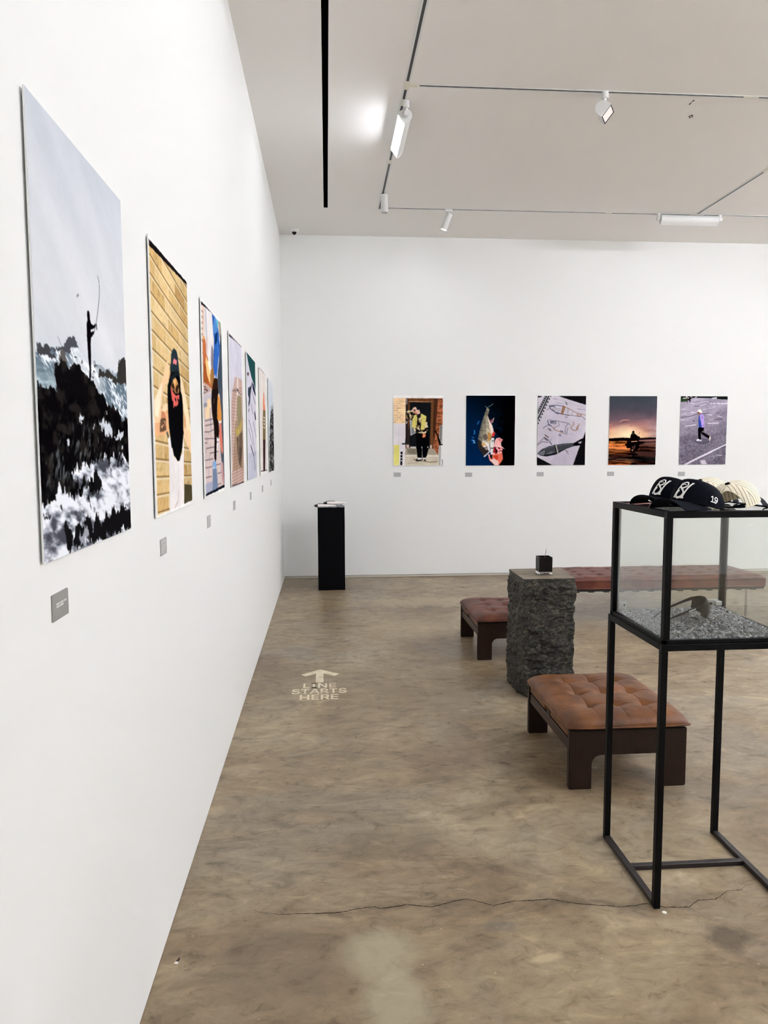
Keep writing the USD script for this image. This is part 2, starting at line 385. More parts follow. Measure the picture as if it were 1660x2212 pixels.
# ---------------------------------------------------------------- what is printed on each photograph: shapes in thousandths of the sheet
ART = {
 'fisher': [
  ('s','sky1'),
  ('p',(68,70,76),[15,520,39,519,60,525,72,521,92,515,120,519,135,520,202,514,238,505,260,497,291,482,310,478,332,481,351,477,369,485,389,500,331,510,256,520,121,529,12,546]),
  ('s','sea1',[13,543,58,540,122,527,201,520,236,514,285,517,324,503,401,501,446,514,538,518,876,526,1072,525,1043,696,1054,1217,-89,1063,-2,544]),
  ('p',(150,160,170),[538,518,876,526,877,532,663,531,558,526]),
  ('p',(62,62,66),[14,534,60,525,72,521,92,515,119,523,133,535,153,528,178,541,106,545,58,541,13,544]),
  ('p',(88,84,80),[191,540,208,521,229,514,250,515,255,525,278,539,224,544]),
  ('p',(52,50,48),[882,493,922,481,999,468,1034,464,1032,546,871,554,771,555,798,548,852,540,878,525]),
  ('p',(52,50,48),[534,545,552,537,569,544]),
  ('p',(52,50,48),[608,549,615,537,672,530,685,539,722,522,760,532,843,534,862,548,688,547]),
  ('p',(52,50,48),[343,525,355,519,374,524]),
  ('p',(52,50,48),[405,525,421,519,433,523]),
  ('p',(52,50,48),[527,557,541,551,558,555]),
  ('p',(52,50,48),[542,523,573,518,608,522]),
  ('p',(20,19,20),[148,582,155,558,169,554,195,556,216,531,225,542,254,536,280,551,297,553,318,540,363,540,391,534,417,548,455,558,500,568,543,566,571,583,604,601,651,602,685,627,707,640,736,641,758,636,795,625,835,642,875,662,907,670,902,699,-7,716,7,614,45,616,86,625,156,631,156,611,166,609,161,597]),
  ('p',(18,17,18),[693,624,673,624,715,644,707,659,752,638,792,626,838,644,863,661,929,684,995,650,1042,667,1045,795,994,799,936,784,854,784,765,781,698,804,681,781,451,799,382,805,301,806,272,815,297,830,342,847,392,843,433,854,464,831,499,834,527,804,556,823,598,857,568,869,414,867,274,871,187,855,146,848,110,855,120,875,71,887,7,882,-16,837,10,644]),
  ('s','rock1'),
  ('p',(205,210,218),[370,682,412,678,428,684,393,690,400,700,384,697]),
  ('p',(205,210,218),[582,674,639,676,677,690,759,695,764,723,691,722,680,726,653,710,617,689]),
  ('p',(205,210,218),[788,712,924,712,909,729,850,738,819,723]),
  ('p',(205,210,218),[231,726,261,725,259,737,247,738]),
  ('p',(205,210,218),[513,698,541,695,535,704]),
  ('p',(205,210,218),[893,756,916,759,908,772,891,770]),
  ('p',(205,210,218),[683,654,714,651,702,660]),
  ('p',(26,25,26),[181,935,211,930,246,947,265,975,222,998,200,997]),
  ('p',(26,25,26),[264,979,294,943,326,941,382,953,436,940,478,960,526,921,571,960,644,939,673,951,730,926,771,940,851,935,1045,946,1035,1004,435,999,308,998]),
  ('p',(26,25,26),[417,901,441,888,464,908,442,909]),
  ('p',(26,25,26),[150,906,167,892,175,905]),
  ('p',(26,25,26),[517,834,527,804,561,821,609,856,577,867,494,864]),
  ('p',(26,25,26),[920,803,873,807,816,804,831,786]),
  ('p',(26,25,26),[23,903,67,910,53,914,9,913]),
  ('p',(150,152,160),[322,968,414,969,437,989,391,999,334,990]),
  ('q',(20,17,20),[500,394,513,390,525,392,530,402,530,411,541,421,567,422,595,414,603,417,579,428,552,434,534,437,533,444,577,435,574,442,544,455,535,458,528,474,526,513,519,563,494,567,504,541,494,515,490,474,487,459,490,425,500,417,498,402]),
  ('l',(95,98,105),[573,440,600,415,621,387,641,357,653,333,659,313,656,296,642,282],5),
  ('l',(40,40,45),[605,416,606,427],8),
  ('l',(110,112,118),[396,371,410,365],7),
  ('l',(140,142,146),[196,492,220,508],4),
 ],
 'masked': [
  ('s','fill',(243,241,238)),
  ('s','brick2',[10,15,993,9,997,983,31,993]),
  ('p',(30,26,27),[11,15,993,9,991,22,16,38]),
  ('p',(70,62,46),[754,901,997,915,1001,983,726,986]),
  ('p',(238,200,158),[369,404,382,409,399,433,415,446,401,455,376,490,350,499,297,501,252,528,212,561,181,606,152,646,127,664,32,668,11,632,21,578,74,553,143,522,225,491,276,462,310,434,343,415]),
  ('p',(251,232,204),[141,531,224,498,200,535,162,590,111,635,39,630,34,579]),
  ('p',(228,172,126),[181,606,217,590,289,573,341,574,349,597,356,651,349,688,323,700,289,690,196,700,46,703,21,682,34,656,151,651]),
  ('p',(243,212,172),[217,592,288,575,341,576,343,597,259,609,192,605]),
  ('p',(196,128,92),[186,607,259,609,288,636,162,649]),
  ('l',(92,66,50),[163,645,219,639,276,638,283,672,200,680,146,674,163,645],14),
  ('l',(92,66,50),[187,658,223,650,250,654,259,666],14),
  ('l',(92,66,50),[167,676,159,663,195,649],14),
  ('l',(92,66,50),[201,673,237,663,269,673,145,682],14),
  ('p',(52,60,64),[290,686,315,680,352,704,324,707]),
  ('p',(246,216,178),[697,440,731,445,779,459,816,490,857,512,909,556,962,606,999,657,999,734,903,736,844,720,776,685,772,634,777,574,751,525,708,488,707,459]),
  ('p',(216,162,116),[783,581,849,621,854,672,789,695,775,655]),
  ('p',(242,204,160),[795,656,995,672,1026,765,992,773,878,735,776,699]),
  ('p',(238,232,230),[319,712,374,699,468,779,578,803,708,768,762,688,766,732,727,986,317,990,337,860,335,740]),
  ('l',(212,196,190),[583,927,546,964,469,986],14),
  ('l',(222,214,212),[436,800,465,862],10),
  ('p',(19,19,21),[545,341,502,352,470,374,453,405,430,430,438,451,389,485,355,504,346,534,345,597,360,660,411,744,692,739,756,675,770,574,751,525,705,502,707,459,680,422,665,394,644,359,607,344]),
  ('p',(19,19,21),[377,687,421,738,469,775,585,803,634,795,712,746,769,672]),
  ('p',(40,50,56),[545,341,502,352,470,374,453,405,443,429,458,446,576,431,678,430,665,394,644,359,607,344]),
  ('p',(30,36,40),[436,463,481,455,576,431,685,429,696,444,585,453,477,478,437,486]),
  ('p',(198,142,86),[564,459,503,472,462,488,453,504,482,515,532,522,583,528,639,521,664,501,647,479,610,465]),
  ('p',(228,176,116),[536,467,482,483,473,497,537,497,567,480,596,468]),
  ('l',(48,34,26),[479,497,517,499,522,508],26),
  ('l',(48,34,26),[574,510,603,498,638,492],26),
  ('l',(60,42,30),[495,482,512,492],12),
  ('l',(48,34,26),[600,512,622,505],22),
  ('p',(18,17,18),[470,514,508,515,558,522,640,518,662,525,583,531,518,528]),
  ('p',(236,132,142),[554,378,544,386,522,390,506,409,556,403,611,403,623,386,579,383,562,384]),
  ('p',(224,106,96),[426,495,452,509,518,528,583,531,662,524,657,547,616,567,560,576,521,574,509,584,487,584,492,561,461,555,442,527,433,511]),
  ('l',(170,60,56),[469,517,486,558],8),
  ('l',(170,60,56),[518,529,507,581],8),
  ('l',(170,60,56),[556,532,555,572],8),
  ('l',(170,60,56),[596,531,595,568],8),
  ('l',(170,60,56),[630,529,624,559],8),
  ('l',(30,20,20),[546,547,566,550],16),
  ('l',(30,20,20),[620,546,640,548],16),
 ],
 'street': [
  ('s','fill',(244,242,239)),
  ('p',(232,226,224),[20,19,959,8,1008,978,34,990]),
  ('p',(226,203,188),[31,37,163,26,119,177,42,193]),
  ('l',(170,130,110),[38,65,86,62],22),
  ('l',(170,130,110),[31,94,80,91],22),
  ('l',(170,130,110),[25,123,73,120],22),
  ('l',(170,130,110),[18,152,67,149],22),
  ('l',(170,130,110),[12,181,60,178],22),
  ('l',(170,130,110),[6,209,54,207],22),
  ('l',(200,160,120),[131,33,130,173],14),
  ('p',(178,100,60),[42,193,157,184,252,269,374,357,425,432,41,439,49,317]),
  ('p',(214,160,110),[42,190,129,176,157,186,44,209]),
  ('p',(150,78,42),[49,317,147,320,262,368,342,401,43,427]),
  ('p',(240,196,130),[189,272,257,293,323,336,369,378,340,408,218,372,151,305]),
  ('p',(250,240,225),[246,295,391,278,382,369]),
  ('p',(188,188,198),[184,29,244,24,253,171,262,243,191,262,195,106]),
  ('p',(214,190,180),[189,179,275,168,266,253,209,274]),
  ('p',(132,126,134),[468,188,513,194,539,235,535,310,422,324,403,277,434,209]),
  ('p',(156,110,62),[380,328,561,299,553,366,426,430,359,384]),
  ('l',(110,70,36),[388,343,385,407],10),
  ('l',(110,70,36),[448,329,441,415],10),
  ('l',(110,70,36),[502,318,485,393],10),
  ('p',(206,190,184),[43,427,117,411,229,421,426,427,353,448,36,459]),
  ('l',(90,50,40),[52,434,141,438],18),
  ('l',(90,50,40),[126,417,172,440],18),
  ('l',(90,50,40),[207,425,245,442],18),
  ('l',(90,50,40),[58,450,223,446],18),
  ('l',(90,50,40),[292,428,332,442],18),
  ('p',(136,122,122),[36,461,424,438,282,470,129,493,26,505]),
  ('p',(62,74,86),[965,45,886,153,843,228,763,292,708,366,744,435,1024,414,1012,209,995,97]),
  ('p',(160,152,138),[837,16,967,9,987,70,896,110,847,92]),
  ('l',(28,30,36),[959,45,966,101,886,153],16),
  ('p',(46,92,168),[506,18,685,16,779,44,847,89,886,153,846,213,769,263,718,318,672,352,602,335,549,353,524,303,551,234,582,152,545,105]),
  ('p',(82,134,196),[637,13,746,19,775,61,771,80,652,110,578,115,551,78]),
  ('p',(24,44,80),[651,113,770,86,744,144,612,177]),
  ('p',(92,192,198),[746,19,832,16,801,60,765,52]),
  ('l',(170,200,235),[744,144,774,181,785,251],9),
  ('l',(90,130,200),[673,180,636,291],10),
  ('l',(225,235,245),[685,16,742,39],10),
  ('l',(30,52,120),[557,207,536,301],20),
  ('p',(110,150,210),[578,332,672,352,707,368,608,361]),
  ('p',(72,80,90),[763,406,1030,385,1070,740,1032,979,963,951,845,831,788,716,900,585,844,465]),
  ('p',(206,187,182),[12,479,425,434,398,553,502,620,472,804,554,826,713,692,785,730,911,920,983,967,31,979]),
  ('p',(186,180,190),[31,485,421,450,391,535,331,549,37,545]),
  ('p',(232,204,164),[214,488,345,486,368,537,392,582,106,597,96,548]),
  ('p',(170,160,165),[290,534,346,533,364,654,306,662]),
  ('p',(140,138,145),[42,520,187,513,172,533,38,540]),
  ('l',(92,80,86),[40,665,273,660,497,641],11),
  ('l',(92,80,86),[42,699,497,693],11),
  ('l',(92,80,86),[48,720,141,720,155,702],11),
  ('l',(92,80,86),[103,748,475,739],11),
  ('l',(92,80,86),[103,748,77,773],11),
  ('l',(92,80,86),[259,773,480,769],11),
  ('l',(92,80,86),[259,773,229,806],11),
  ('l',(92,80,86),[48,808,240,806,413,803],11),
  ('l',(92,80,86),[50,847,356,845],11),
  ('l',(92,80,86),[207,858,177,894],11),
  ('l',(92,80,86),[60,896,322,897],11),
  ('l',(92,80,86),[592,713,709,709],11),
  ('l',(92,80,86),[593,766,684,765],11),
  ('l',(92,80,86),[551,840,789,836],11),
  ('l',(92,80,86),[802,837,805,887],11),
  ('l',(92,80,86),[617,888,819,887],11),
  ('l',(92,80,86),[304,722,299,743],11),
  ('l',(92,80,86),[328,663,333,689],11),
  ('l',(92,80,86),[217,665,218,678],11),
  ('l',(92,80,86),[77,633,455,614],11),
  ('l',(92,80,86),[73,608,437,588],11),
  ('l',(92,80,86),[777,768,797,799],11),
  ('l',(92,80,86),[56,958,354,959],11),
  ('l',(92,80,86),[603,952,792,948],11),
  ('p',(160,162,182),[42,927,351,923,350,979,41,979]),
  ('p',(190,140,140),[847,825,931,831,978,952,930,966,854,919]),
  ('p',(110,126,152),[377,856,572,859,626,987,348,987]),
  ('p',(206,122,100),[759,603,883,597,951,765,884,783,785,730,733,660]),
  ('l',(230,90,90),[775,653,845,709],30),
  ('p',(206,138,64),[737,408,756,440,831,463,898,533,900,585,762,591,659,582,692,495]),
  ('l',(180,110,50),[764,462,741,564],14),
  ('p',(48,32,26),[535,360,711,352,756,439,406,465,426,430]),
  ('p',(32,25,24),[413,435,750,407,715,446,675,510,660,580,734,598,749,649,713,694,612,681,572,804,534,827,462,799,497,695,477,621,398,553,385,489]),
  ('l',(160,130,90),[534,476,500,499],14),
  ('p',(128,164,206),[434,813,372,829,379,850,449,857,547,860,566,831,507,815]),
  ('p',(210,230,245),[379,848,487,848,449,857]),
  ('p',(28,25,28),[20,19,959,8,946,6,542,13,203,26,35,35]),
  ('p',(18,20,26),[30,991,1016,979,1008,963,33,979]),
 ],
 'bridge': [
  ('s','fill',(243,241,239)),
  ('s','vgrad',[21,18,987,6,974,1000,21,994],[(0,(212,209,222)),(0.3,(210,206,218)),(0.5,(205,196,200)),(1,(200,180,172))]),
  ('p',(192,164,154),[202,365,391,267,613,254,964,246,1009,375,1045,715,974,1000,26,993,79,623,90,454]),
  ('p',(164,138,116),[313,567,974,517,990,773,961,889,122,897,168,721]),
  ('s','hlines',[164,358,931,303,974,1000,21,994],(140,105,92),46),
  ('p',(138,128,98),[549,392,853,363,908,519,609,608,491,509]),
  ('p',(170,150,84),[353,617,582,600,916,538,870,593,624,664,532,678,348,637]),
  ('p',(98,82,66),[419,677,915,620,885,739,765,885,546,853,480,772]),
  ('p',(80,66,56),[487,745,885,739,801,818,574,859]),
  ('p',(222,212,208),[542,267,646,259,627,377,501,385]),
  ('l',(238,226,216),[495,385,179,721,52,895],30),
  ('l',(232,216,208),[611,621,528,993],26),
  ('l',(90,80,80),[212,364,589,348,978,369],14),
  ('l',(220,215,215),[671,364,978,369],14),
  ('l',(60,50,50),[545,341,613,341],40),
  ('p',(34,24,30),[21,18,987,6,942,11,510,15,39,34]),
  ('p',(34,24,30),[11,995,988,1001,990,992,23,987]),
 ],
 'sketchL': [
  ('s','fill',(212,207,219)),
  ('p',(190,190,205),[43,789,1043,768,972,1016,-18,1009]),
  ('p',(38,70,70),[28,-6,1059,-9,1127,288,849,206,543,162,267,91]),
  ('p',(70,50,45),[93,155,259,143,239,169,87,177]),
  ('p',(48,54,66),[546,200,441,239,154,270,120,326,227,350,152,393,195,421,340,365,380,313,537,234]),
  ('p',(36,42,58),[589,195,797,209,1001,273,993,300,656,253]),
  ('p',(50,52,62),[854,421,1041,508,876,498,786,452]),
  ('l',(70,68,84),[416,377,598,458],30),
  ('l',(70,68,84),[180,520,486,611,826,805],26),
  ('l',(70,68,84),[650,525,997,659],26),
  ('l',(70,68,84),[332,724,654,814,753,928],50),
  ('l',(70,68,84),[129,591,525,719],20),
  ('l',(70,68,84),[237,429,134,457],30),
  ('l',(70,68,84),[581,273,915,363],30),
 ],
 'siding': [
  ('s','fill',(240,237,234)),
  ('s','hlines',[22,4,1023,0,972,974,43,963],(196,164,146),60),
  ('p',(220,128,90),[633,192,735,211,748,296,868,372,695,384,519,390,528,305]),
  ('p',(118,104,72),[504,372,881,365,842,606,794,708,405,709,430,489]),
  ('p',(58,42,44),[422,660,812,657,677,972,399,965]),
  ('l',(235,225,215),[586,443,739,446],40),
  ('l',(235,225,215),[575,473,728,477],40),
  ('l',(235,225,215),[564,504,717,508],40),
  ('l',(235,225,215),[552,538,705,543],40),
  ('p',(46,36,40),[4,1,1036,-4,1033,4,20,8]),
  ('p',(46,36,40),[43,963,997,973,1000,965,46,956]),
 ],
 'forest': [
  ('s','vgrad',[0,0,1000,0,1000,1000,0,1000],[(0,(222,226,232)),(0.4,(205,214,224)),(0.6,(190,200,210)),(1,(120,125,125))]),
  ('p',(58,56,54),[574,254,657,348,866,230,981,338,1181,452,1066,1026,-127,1009,211,475,356,391]),
  ('s','speck7'),
 ],
 'doorway': [
  ('s','fill',(245,242,239)),
  ('p',(243,222,190),[3,41,248,41,246,396,9,396]),
  ('s','brickc',[3,41,248,41,246,396,9,396],(240,198,146),(246,228,204)),
  ('p',(232,225,228),[4,396,247,396,240,991,11,991]),
  ('p',(228,219,124),[10,700,124,700,117,988,9,988]),
  ('p',(26,28,28),[146,796,187,796,179,988,140,988]),
  ('l',(214,206,208),[117,470,113,691],6),
  ('l',(220,220,215),[155,838,170,838],16),
  ('l',(220,220,215),[155,883,170,883],16),
  ('l',(220,220,215),[155,925,170,925],16),
  ('p',(92,58,40),[261,41,823,41,825,757,243,757]),
  ('s','brickc',[261,41,823,41,815,104,295,95],(110,68,44),(70,42,30)),
  ('p',(44,38,38),[252,41,293,41,293,375,318,494,319,697,243,697]),
  ('p',(150,140,135),[259,41,284,41,280,125,261,136]),
  ('p',(220,215,210),[262,363,281,363,278,399,264,399]),
  ('l',(176,136,100),[320,86,489,89,760,98],12),
  ('p',(27,29,31),[333,95,762,98,735,752,320,736]),
  ('p',(176,176,178),[328,336,372,351,441,494,454,530,348,572]),
  ('p',(120,122,126),[372,351,441,518,408,548,361,542]),
  ('p',(104,66,42),[760,101,810,77,810,494,774,757,735,752]),
  ('p',(160,86,54),[814,41,1000,41,993,416,936,422,906,859,812,769,797,554]),
  ('s','slant',[814,41,1000,41,993,416,936,422,906,859,812,769,797,554]),
  ('p',(66,42,32),[814,41,899,41,864,351,848,554,811,673,797,554]),
  ('p',(176,176,172),[939,422,993,416,990,991,910,991,917,697]),
  ('p',(110,110,106),[939,422,983,419,969,638,938,638]),
  ('p',(236,234,232),[964,703,994,703,992,988,954,988]),
  ('l',(40,40,40),[989,913,997,991],10),
  ('p',(208,198,178),[243,752,816,757,919,865,920,992,228,992]),
  ('p',(164,154,134),[256,745,816,757,885,841,239,841]),
  ('p',(128,118,102),[273,757,460,757,460,829,290,823]),
  ('l',(228,220,204),[257,853,910,859],24),
  ('l',(150,132,104),[410,907,750,949,877,937],20),
  ('l',(190,176,150),[283,961,495,955],16),
  ('p',(196,176,166),[264,697,315,697,315,745,264,739]),
  ('p',(196,176,166),[739,703,782,703,774,755,735,751]),
  ('p',(200,196,190),[336,724,459,724,455,751,341,745]),
  ('p',(24,22,22),[831,500,865,506,959,661,960,697,922,691,865,542,827,512]),
  ('p',(38,38,38),[917,688,996,688,996,707,917,707]),
  ('p',(46,44,42),[175,676,306,676,307,695,175,695]),
  ('p',(40,38,38),[238,626,255,626,256,679,239,679]),
  ('p',(17,17,19),[458,524,695,500,716,733,677,853,647,886,590,880,578,643,579,883,486,880,464,733]),
  ('l',(170,165,160),[578,733,584,841],6),
  ('l',(225,220,215),[574,727,578,745],12),
  ('l',(225,220,215),[693,727,699,739],14),
  ('p',(25,22,21),[262,232,338,196,423,232,490,267,558,256,660,291,699,434,691,524,611,545,441,521,398,458,381,339,262,330]),
  ('s','floral',[262,232,338,196,423,232,490,267,558,256,660,291,699,434,691,524,611,545,441,521,398,458,381,339,262,330]),
  ('p',(216,202,112),[448,267,484,315,474,399,455,465,373,453,381,351,406,303]),
  ('p',(216,202,112),[558,256,660,291,665,315,636,434,611,489,551,483,561,375]),
  ('l',(176,160,80),[453,327,458,458],8),
  ('l',(170,154,76),[576,336,643,330],8),
  ('p',(232,190,170),[372,208,405,172,447,163,471,184,465,202,524,202,543,256,490,269,440,257,414,238]),
  ('p',(206,110,80),[414,232,456,232,490,261,448,256]),
  ('p',(40,26,26),[405,202,448,196,439,220,418,226]),
  ('p',(226,132,92),[602,536,652,548,647,584,603,600,584,584]),
  ('p',(44,42,40),[448,913,494,889,588,883,590,916,529,935,451,934]),
  ('p',(240,238,232),[494,886,584,886,571,907,486,913]),
  ('p',(228,226,220),[592,889,652,883,662,920,626,935,595,920]),
  ('p',(60,58,56),[605,907,656,907,656,931,622,935]),
 ],
 'fish': [
  ('s','deep'),
  ('l',(9,11,14),[758,192,835,192,904,180],26),
  ('l',(9,11,14),[785,234,862,222,949,234],26),
  ('l',(9,11,14),[820,258,889,258,950,264],26),
  ('l',(9,11,14),[718,293,822,288,952,311],26),
  ('l',(9,11,14),[668,329,779,311,910,341],26),
  ('l',(9,11,14),[677,353,789,341,867,365],26),
  ('l',(9,11,14),[653,395,739,407,844,437,897,478],26),
  ('l',(9,11,14),[637,437,723,425,809,437,871,484],26),
  ('l',(9,11,14),[844,425,870,455],26),
  ('l',(9,11,14),[569,472,656,496,710,544,728,592],26),
  ('l',(9,11,14),[596,496,658,544,685,580],26),
  ('l',(9,11,14),[852,163,938,186],26),
  ('l',(9,11,14),[782,389,869,401,947,437],26),
  ('p',(8,8,10),[742,496,990,425,1007,1001,673,1001,757,796,729,616]),
  ('p',(176,160,132),[422,172,467,186,460,234,444,288,479,353,517,419,554,472,564,520,529,562,505,616,489,676,483,766,442,832,383,871,321,814,258,748,239,676,249,592,273,520,297,449,320,377,354,305,388,234]),
  ('s','scales',[422,172,467,186,460,234,444,288,479,353,517,419,554,472,564,520,529,562,505,616,489,676,483,766,442,832,383,871,321,814,258,748,239,676,249,592,273,520,297,449,320,377,354,305,388,234]),
  ('l',(120,130,120),[387,151,422,174,507,139,549,115],8),
  ('p',(236,216,206),[439,305,489,377,535,425,558,484,564,520,520,550,487,467,458,377]),
  ('p',(128,74,84),[447,291,490,353,568,317,542,377,502,396]),
  ('l',(215,180,180),[502,396,542,377,568,317],10),
  ('p',(50,44,42),[246,616,298,646,368,670,439,736,486,784,442,832,383,876,321,820,254,748,237,676]),
  ('p',(196,156,106),[316,664,385,657,443,706,370,727,324,713]),
  ('p',(150,140,140),[361,724,439,736,458,772,406,778]),
  ('p',(226,222,224),[303,647,368,651,455,681,495,748,486,799,449,772,439,712,368,670]),
  ('p',(240,225,205),[335,727,421,706,439,718,353,736]),
  ('p',(98,86,78),[356,556,416,543,448,604,402,643,360,616]),
  ('p',(186,134,70),[450,517,504,544,523,586,480,655,443,628]),
  ('l',(212,208,218),[378,868,442,826,489,793],26),
  ('l',(40,36,40),[399,838,458,796],14),
  ('p',(222,62,52),[543,526,590,516,596,550,569,587,521,581]),
  ('p',(228,225,218),[526,597,575,604,571,736,542,846,507,840,494,736,495,652]),
  ('l',(40,40,44),[496,748,567,753],14),
  ('l',(60,60,60),[527,640,549,655,561,637],10),
  ('l',(42,104,186),[164,496,183,532,157,550],16),
  ('l',(42,104,186),[124,592,159,604],16),
  ('l',(42,104,186),[108,634,177,640],16),
  ('l',(42,104,186),[135,676,182,676],16),
  ('l',(42,104,186),[264,365,231,407],16),
  ('l',(42,104,186),[143,640,169,670],16),
  ('l',(42,104,186),[177,496,170,526],16),
  ('l',(150,190,220),[142,634,169,652,182,676],14),
  ('p',(228,112,90),[455,835,496,880,546,832,667,817,747,826,763,905,723,953,673,999,595,999,489,930,466,887]),
  ('p',(242,206,200),[488,917,583,899,671,941,664,999,595,999]),
  ('p',(202,62,40),[556,856,655,850,657,911,618,920]),
  ('p',(246,180,170),[455,835,486,838,497,911,470,880]),
  ('p',(28,30,40),[494,838,544,846,538,911,491,880]),
  ('p',(242,180,176),[588,646,617,610,677,597,759,628,714,670,724,718,799,764,664,737,565,731]),
  ('p',(228,130,130),[634,604,759,628,705,664]),
  ('p',(246,205,205),[577,706,716,724,795,763,664,736]),
  ('p',(150,34,40),[560,736,664,739,751,751,746,817,641,823,563,820]),
  ('l',(246,190,190),[630,751,641,755],36),
  ('l',(246,190,190),[665,778,676,782],36),
  ('l',(246,190,190),[717,766,727,770],36),
  ('l',(246,190,190),[710,808,720,812],36),
  ('l',(246,190,190),[658,814,669,818],36),
  ('l',(246,190,190),[563,826,574,830],36),
  ('p',(24,14,18),[595,748,621,751,645,820,615,823]),
 ],
 'sketch': [
  ('s','fill',(197,189,201)),
  ('s','paper'),
  ('p',(24,23,25),[379,-9,1009,-9,1007,133,599,45]),
  ('p',(24,23,25),[1004,498,1007,1009,746,1008,888,716,954,601]),
  ('p',(24,23,25),[-6,875,344,1008,-11,1005]),
  ('p',(178,172,180),[153,-9,277,-9,224,79,1,405,-9,233]),
  ('l',(26,26,30),[228,-3,3,343],20),
  ('l',(120,116,124),[162,-3,-1,233],30),
  ('l',(30,30,34),[171,14,176,17],26),
  ('l',(30,30,34),[151,43,156,45],26),
  ('l',(30,30,34),[130,71,136,73],26),
  ('l',(30,30,34),[110,99,115,102],26),
  ('l',(30,30,34),[90,128,95,130],26),
  ('l',(30,30,34),[69,156,75,159],26),
  ('l',(30,30,34),[49,185,54,187],26),
  ('l',(30,30,34),[29,213,34,216],26),
  ('l',(30,30,34),[8,242,13,244],26),
  ('l',(30,30,34),[260,2,264,5],24),
  ('l',(30,30,34),[232,46,237,48],24),
  ('l',(30,30,34),[204,89,209,91],24),
  ('l',(30,30,34),[177,132,181,135],24),
  ('l',(30,30,34),[149,176,153,178],24),
  ('l',(30,30,34),[121,219,125,222],24),
  ('l',(30,30,34),[93,263,97,265],24),
  ('l',(30,30,34),[65,306,69,309],24),
  ('l',(30,30,34),[37,350,41,352],24),
  ('l',(30,30,34),[9,393,13,396],24),
  ('p',(30,30,34),[1,-1,77,5,78,17,1,29]),
  ('l',(62,64,84),[235,141,380,135,526,150],11),
  ('l',(140,98,70),[526,150,648,186,823,252,997,277],9),
  ('l',(62,64,84),[235,144,271,192,358,233,488,260],14),
  ('l',(98,92,100),[488,260,652,276,851,295,911,294,1000,345],9),
  ('l',(140,98,70),[537,150,555,168,515,257,488,260,527,156],22),
  ('l',(98,92,100),[631,186,616,252],7),
  ('l',(98,92,100),[727,228,704,282],7),
  ('l',(140,98,70),[823,253,816,288,894,291,903,265,823,255],11),
  ('l',(98,92,100),[355,156,375,186,340,210,297,198,355,156],8),
  ('l',(62,64,84),[261,156,338,150],14),
  ('l',(98,92,100),[391,186,476,189],6),
  ('l',(98,92,100),[392,210,469,216],6),
  ('l',(62,64,84),[367,251,428,257,420,269],8),
  ('l',(62,64,84),[567,305,610,311,610,293],8),
  ('l',(98,92,100),[514,263,652,282],14),
  ('l',(98,92,100),[209,358,234,343,397,359,640,395,675,419],9),
  ('l',(62,64,84),[209,358,227,406,289,436],14),
  ('l',(140,98,70),[289,436,368,490,525,533],11),
  ('l',(98,92,100),[525,533,621,554],8),
  ('l',(62,64,84),[382,371,377,402,270,394,260,364,381,371],10),
  ('l',(62,64,84),[286,376,346,373],20),
  ('l',(98,92,100),[432,377,453,425,358,448,341,466],8),
  ('l',(98,92,100),[631,401,590,437,567,515,611,530,630,461],9),
  ('l',(140,98,70),[742,371,754,407,686,461,748,498,817,493,849,438,869,402],11),
  ('l',(140,98,70),[835,426,807,474,842,474],11),
  ('l',(62,64,84),[480,503,524,515],16),
  ('l',(62,64,84),[118,463,211,418,262,424],9),
  ('l',(98,92,100),[230,472,274,496],24),
  ('l',(98,92,100),[5,699,148,592,244,640,220,670,107,658,6,713],10),
  ('l',(98,92,100),[157,610,205,637],30),
  ('l',(92,60,50),[160,562,230,598],16),
  ('l',(40,38,42),[258,661,300,700],12),
  ('l',(98,92,100),[287,622,262,658],7),
  ('l',(62,64,84),[440,563,465,545,496,563,471,584,440,563],8),
  ('l',(98,92,100),[575,85,611,133],8),
  ('l',(98,92,100),[562,79,590,127,610,97],8),
  ('l',(98,92,100),[317,44,403,51],5),
  ('l',(98,92,100),[388,103,534,116],5),
  ('l',(98,92,100),[820,186,989,202],6),
  ('l',(160,154,164),[351,41,992,181],4),
  ('l',(98,92,100),[587,781,650,836],10),
  ('l',(98,92,100),[605,799,648,793],8),
  ('l',(160,154,164),[542,533,803,567],4),
  ('l',(98,92,100),[178,206,245,180],8),
  ('p',(62,64,70),[1,829,85,772,239,725,376,701,583,684,747,679,807,661,948,606,940,649,838,674,908,692,898,711,766,722,620,758,492,806,381,845,201,871,71,861]),
  ('p',(24,25,29),[71,861,183,852,286,834,380,822,500,787,672,736,766,722,620,758,492,806,381,847,201,872]),
  ('p',(15,15,17),[747,679,807,661,948,606,945,643,834,674,908,692,898,712,758,724]),
  ('p',(104,104,110),[14,823,154,779,183,809,140,851,71,852]),
  ('l',(26,26,30),[181,803,157,857],14),
  ('p',(92,92,98),[182,833,284,798,362,798,286,840]),
  ('l',(86,88,96),[154,761,359,719,670,696],14),
  ('p',(192,184,174),[372,701,395,701,443,820,419,824]),
  ('p',(16,16,18),[357,704,372,701,419,824,398,827]),
 ],
 'sunset': [
  ('s','sunset'),
  ('l',(206,140,130),[218,382,285,349,425,348],14),
  ('l',(110,76,82),[227,388,330,376,416,358],18),
  ('l',(200,130,115),[11,413,65,437],14),
  ('l',(170,110,100),[438,430,490,424],16),
  ('s','water4'),
  ('p',(18,14,16),[-11,613,240,602,457,605,658,608,893,599,1016,605,1018,626,651,637,382,649,-9,655]),
  ('p',(17,13,15),[495,508,517,501,532,505,536,539,613,581,652,586,657,611,634,647,679,661,731,661,767,676,741,687,637,699,648,732,600,805,461,812,458,756,388,757,373,721,340,709,348,693,384,684,382,654,451,647,455,569,488,539]),
  ('l',(226,170,130),[480,661,539,658,595,655],13),
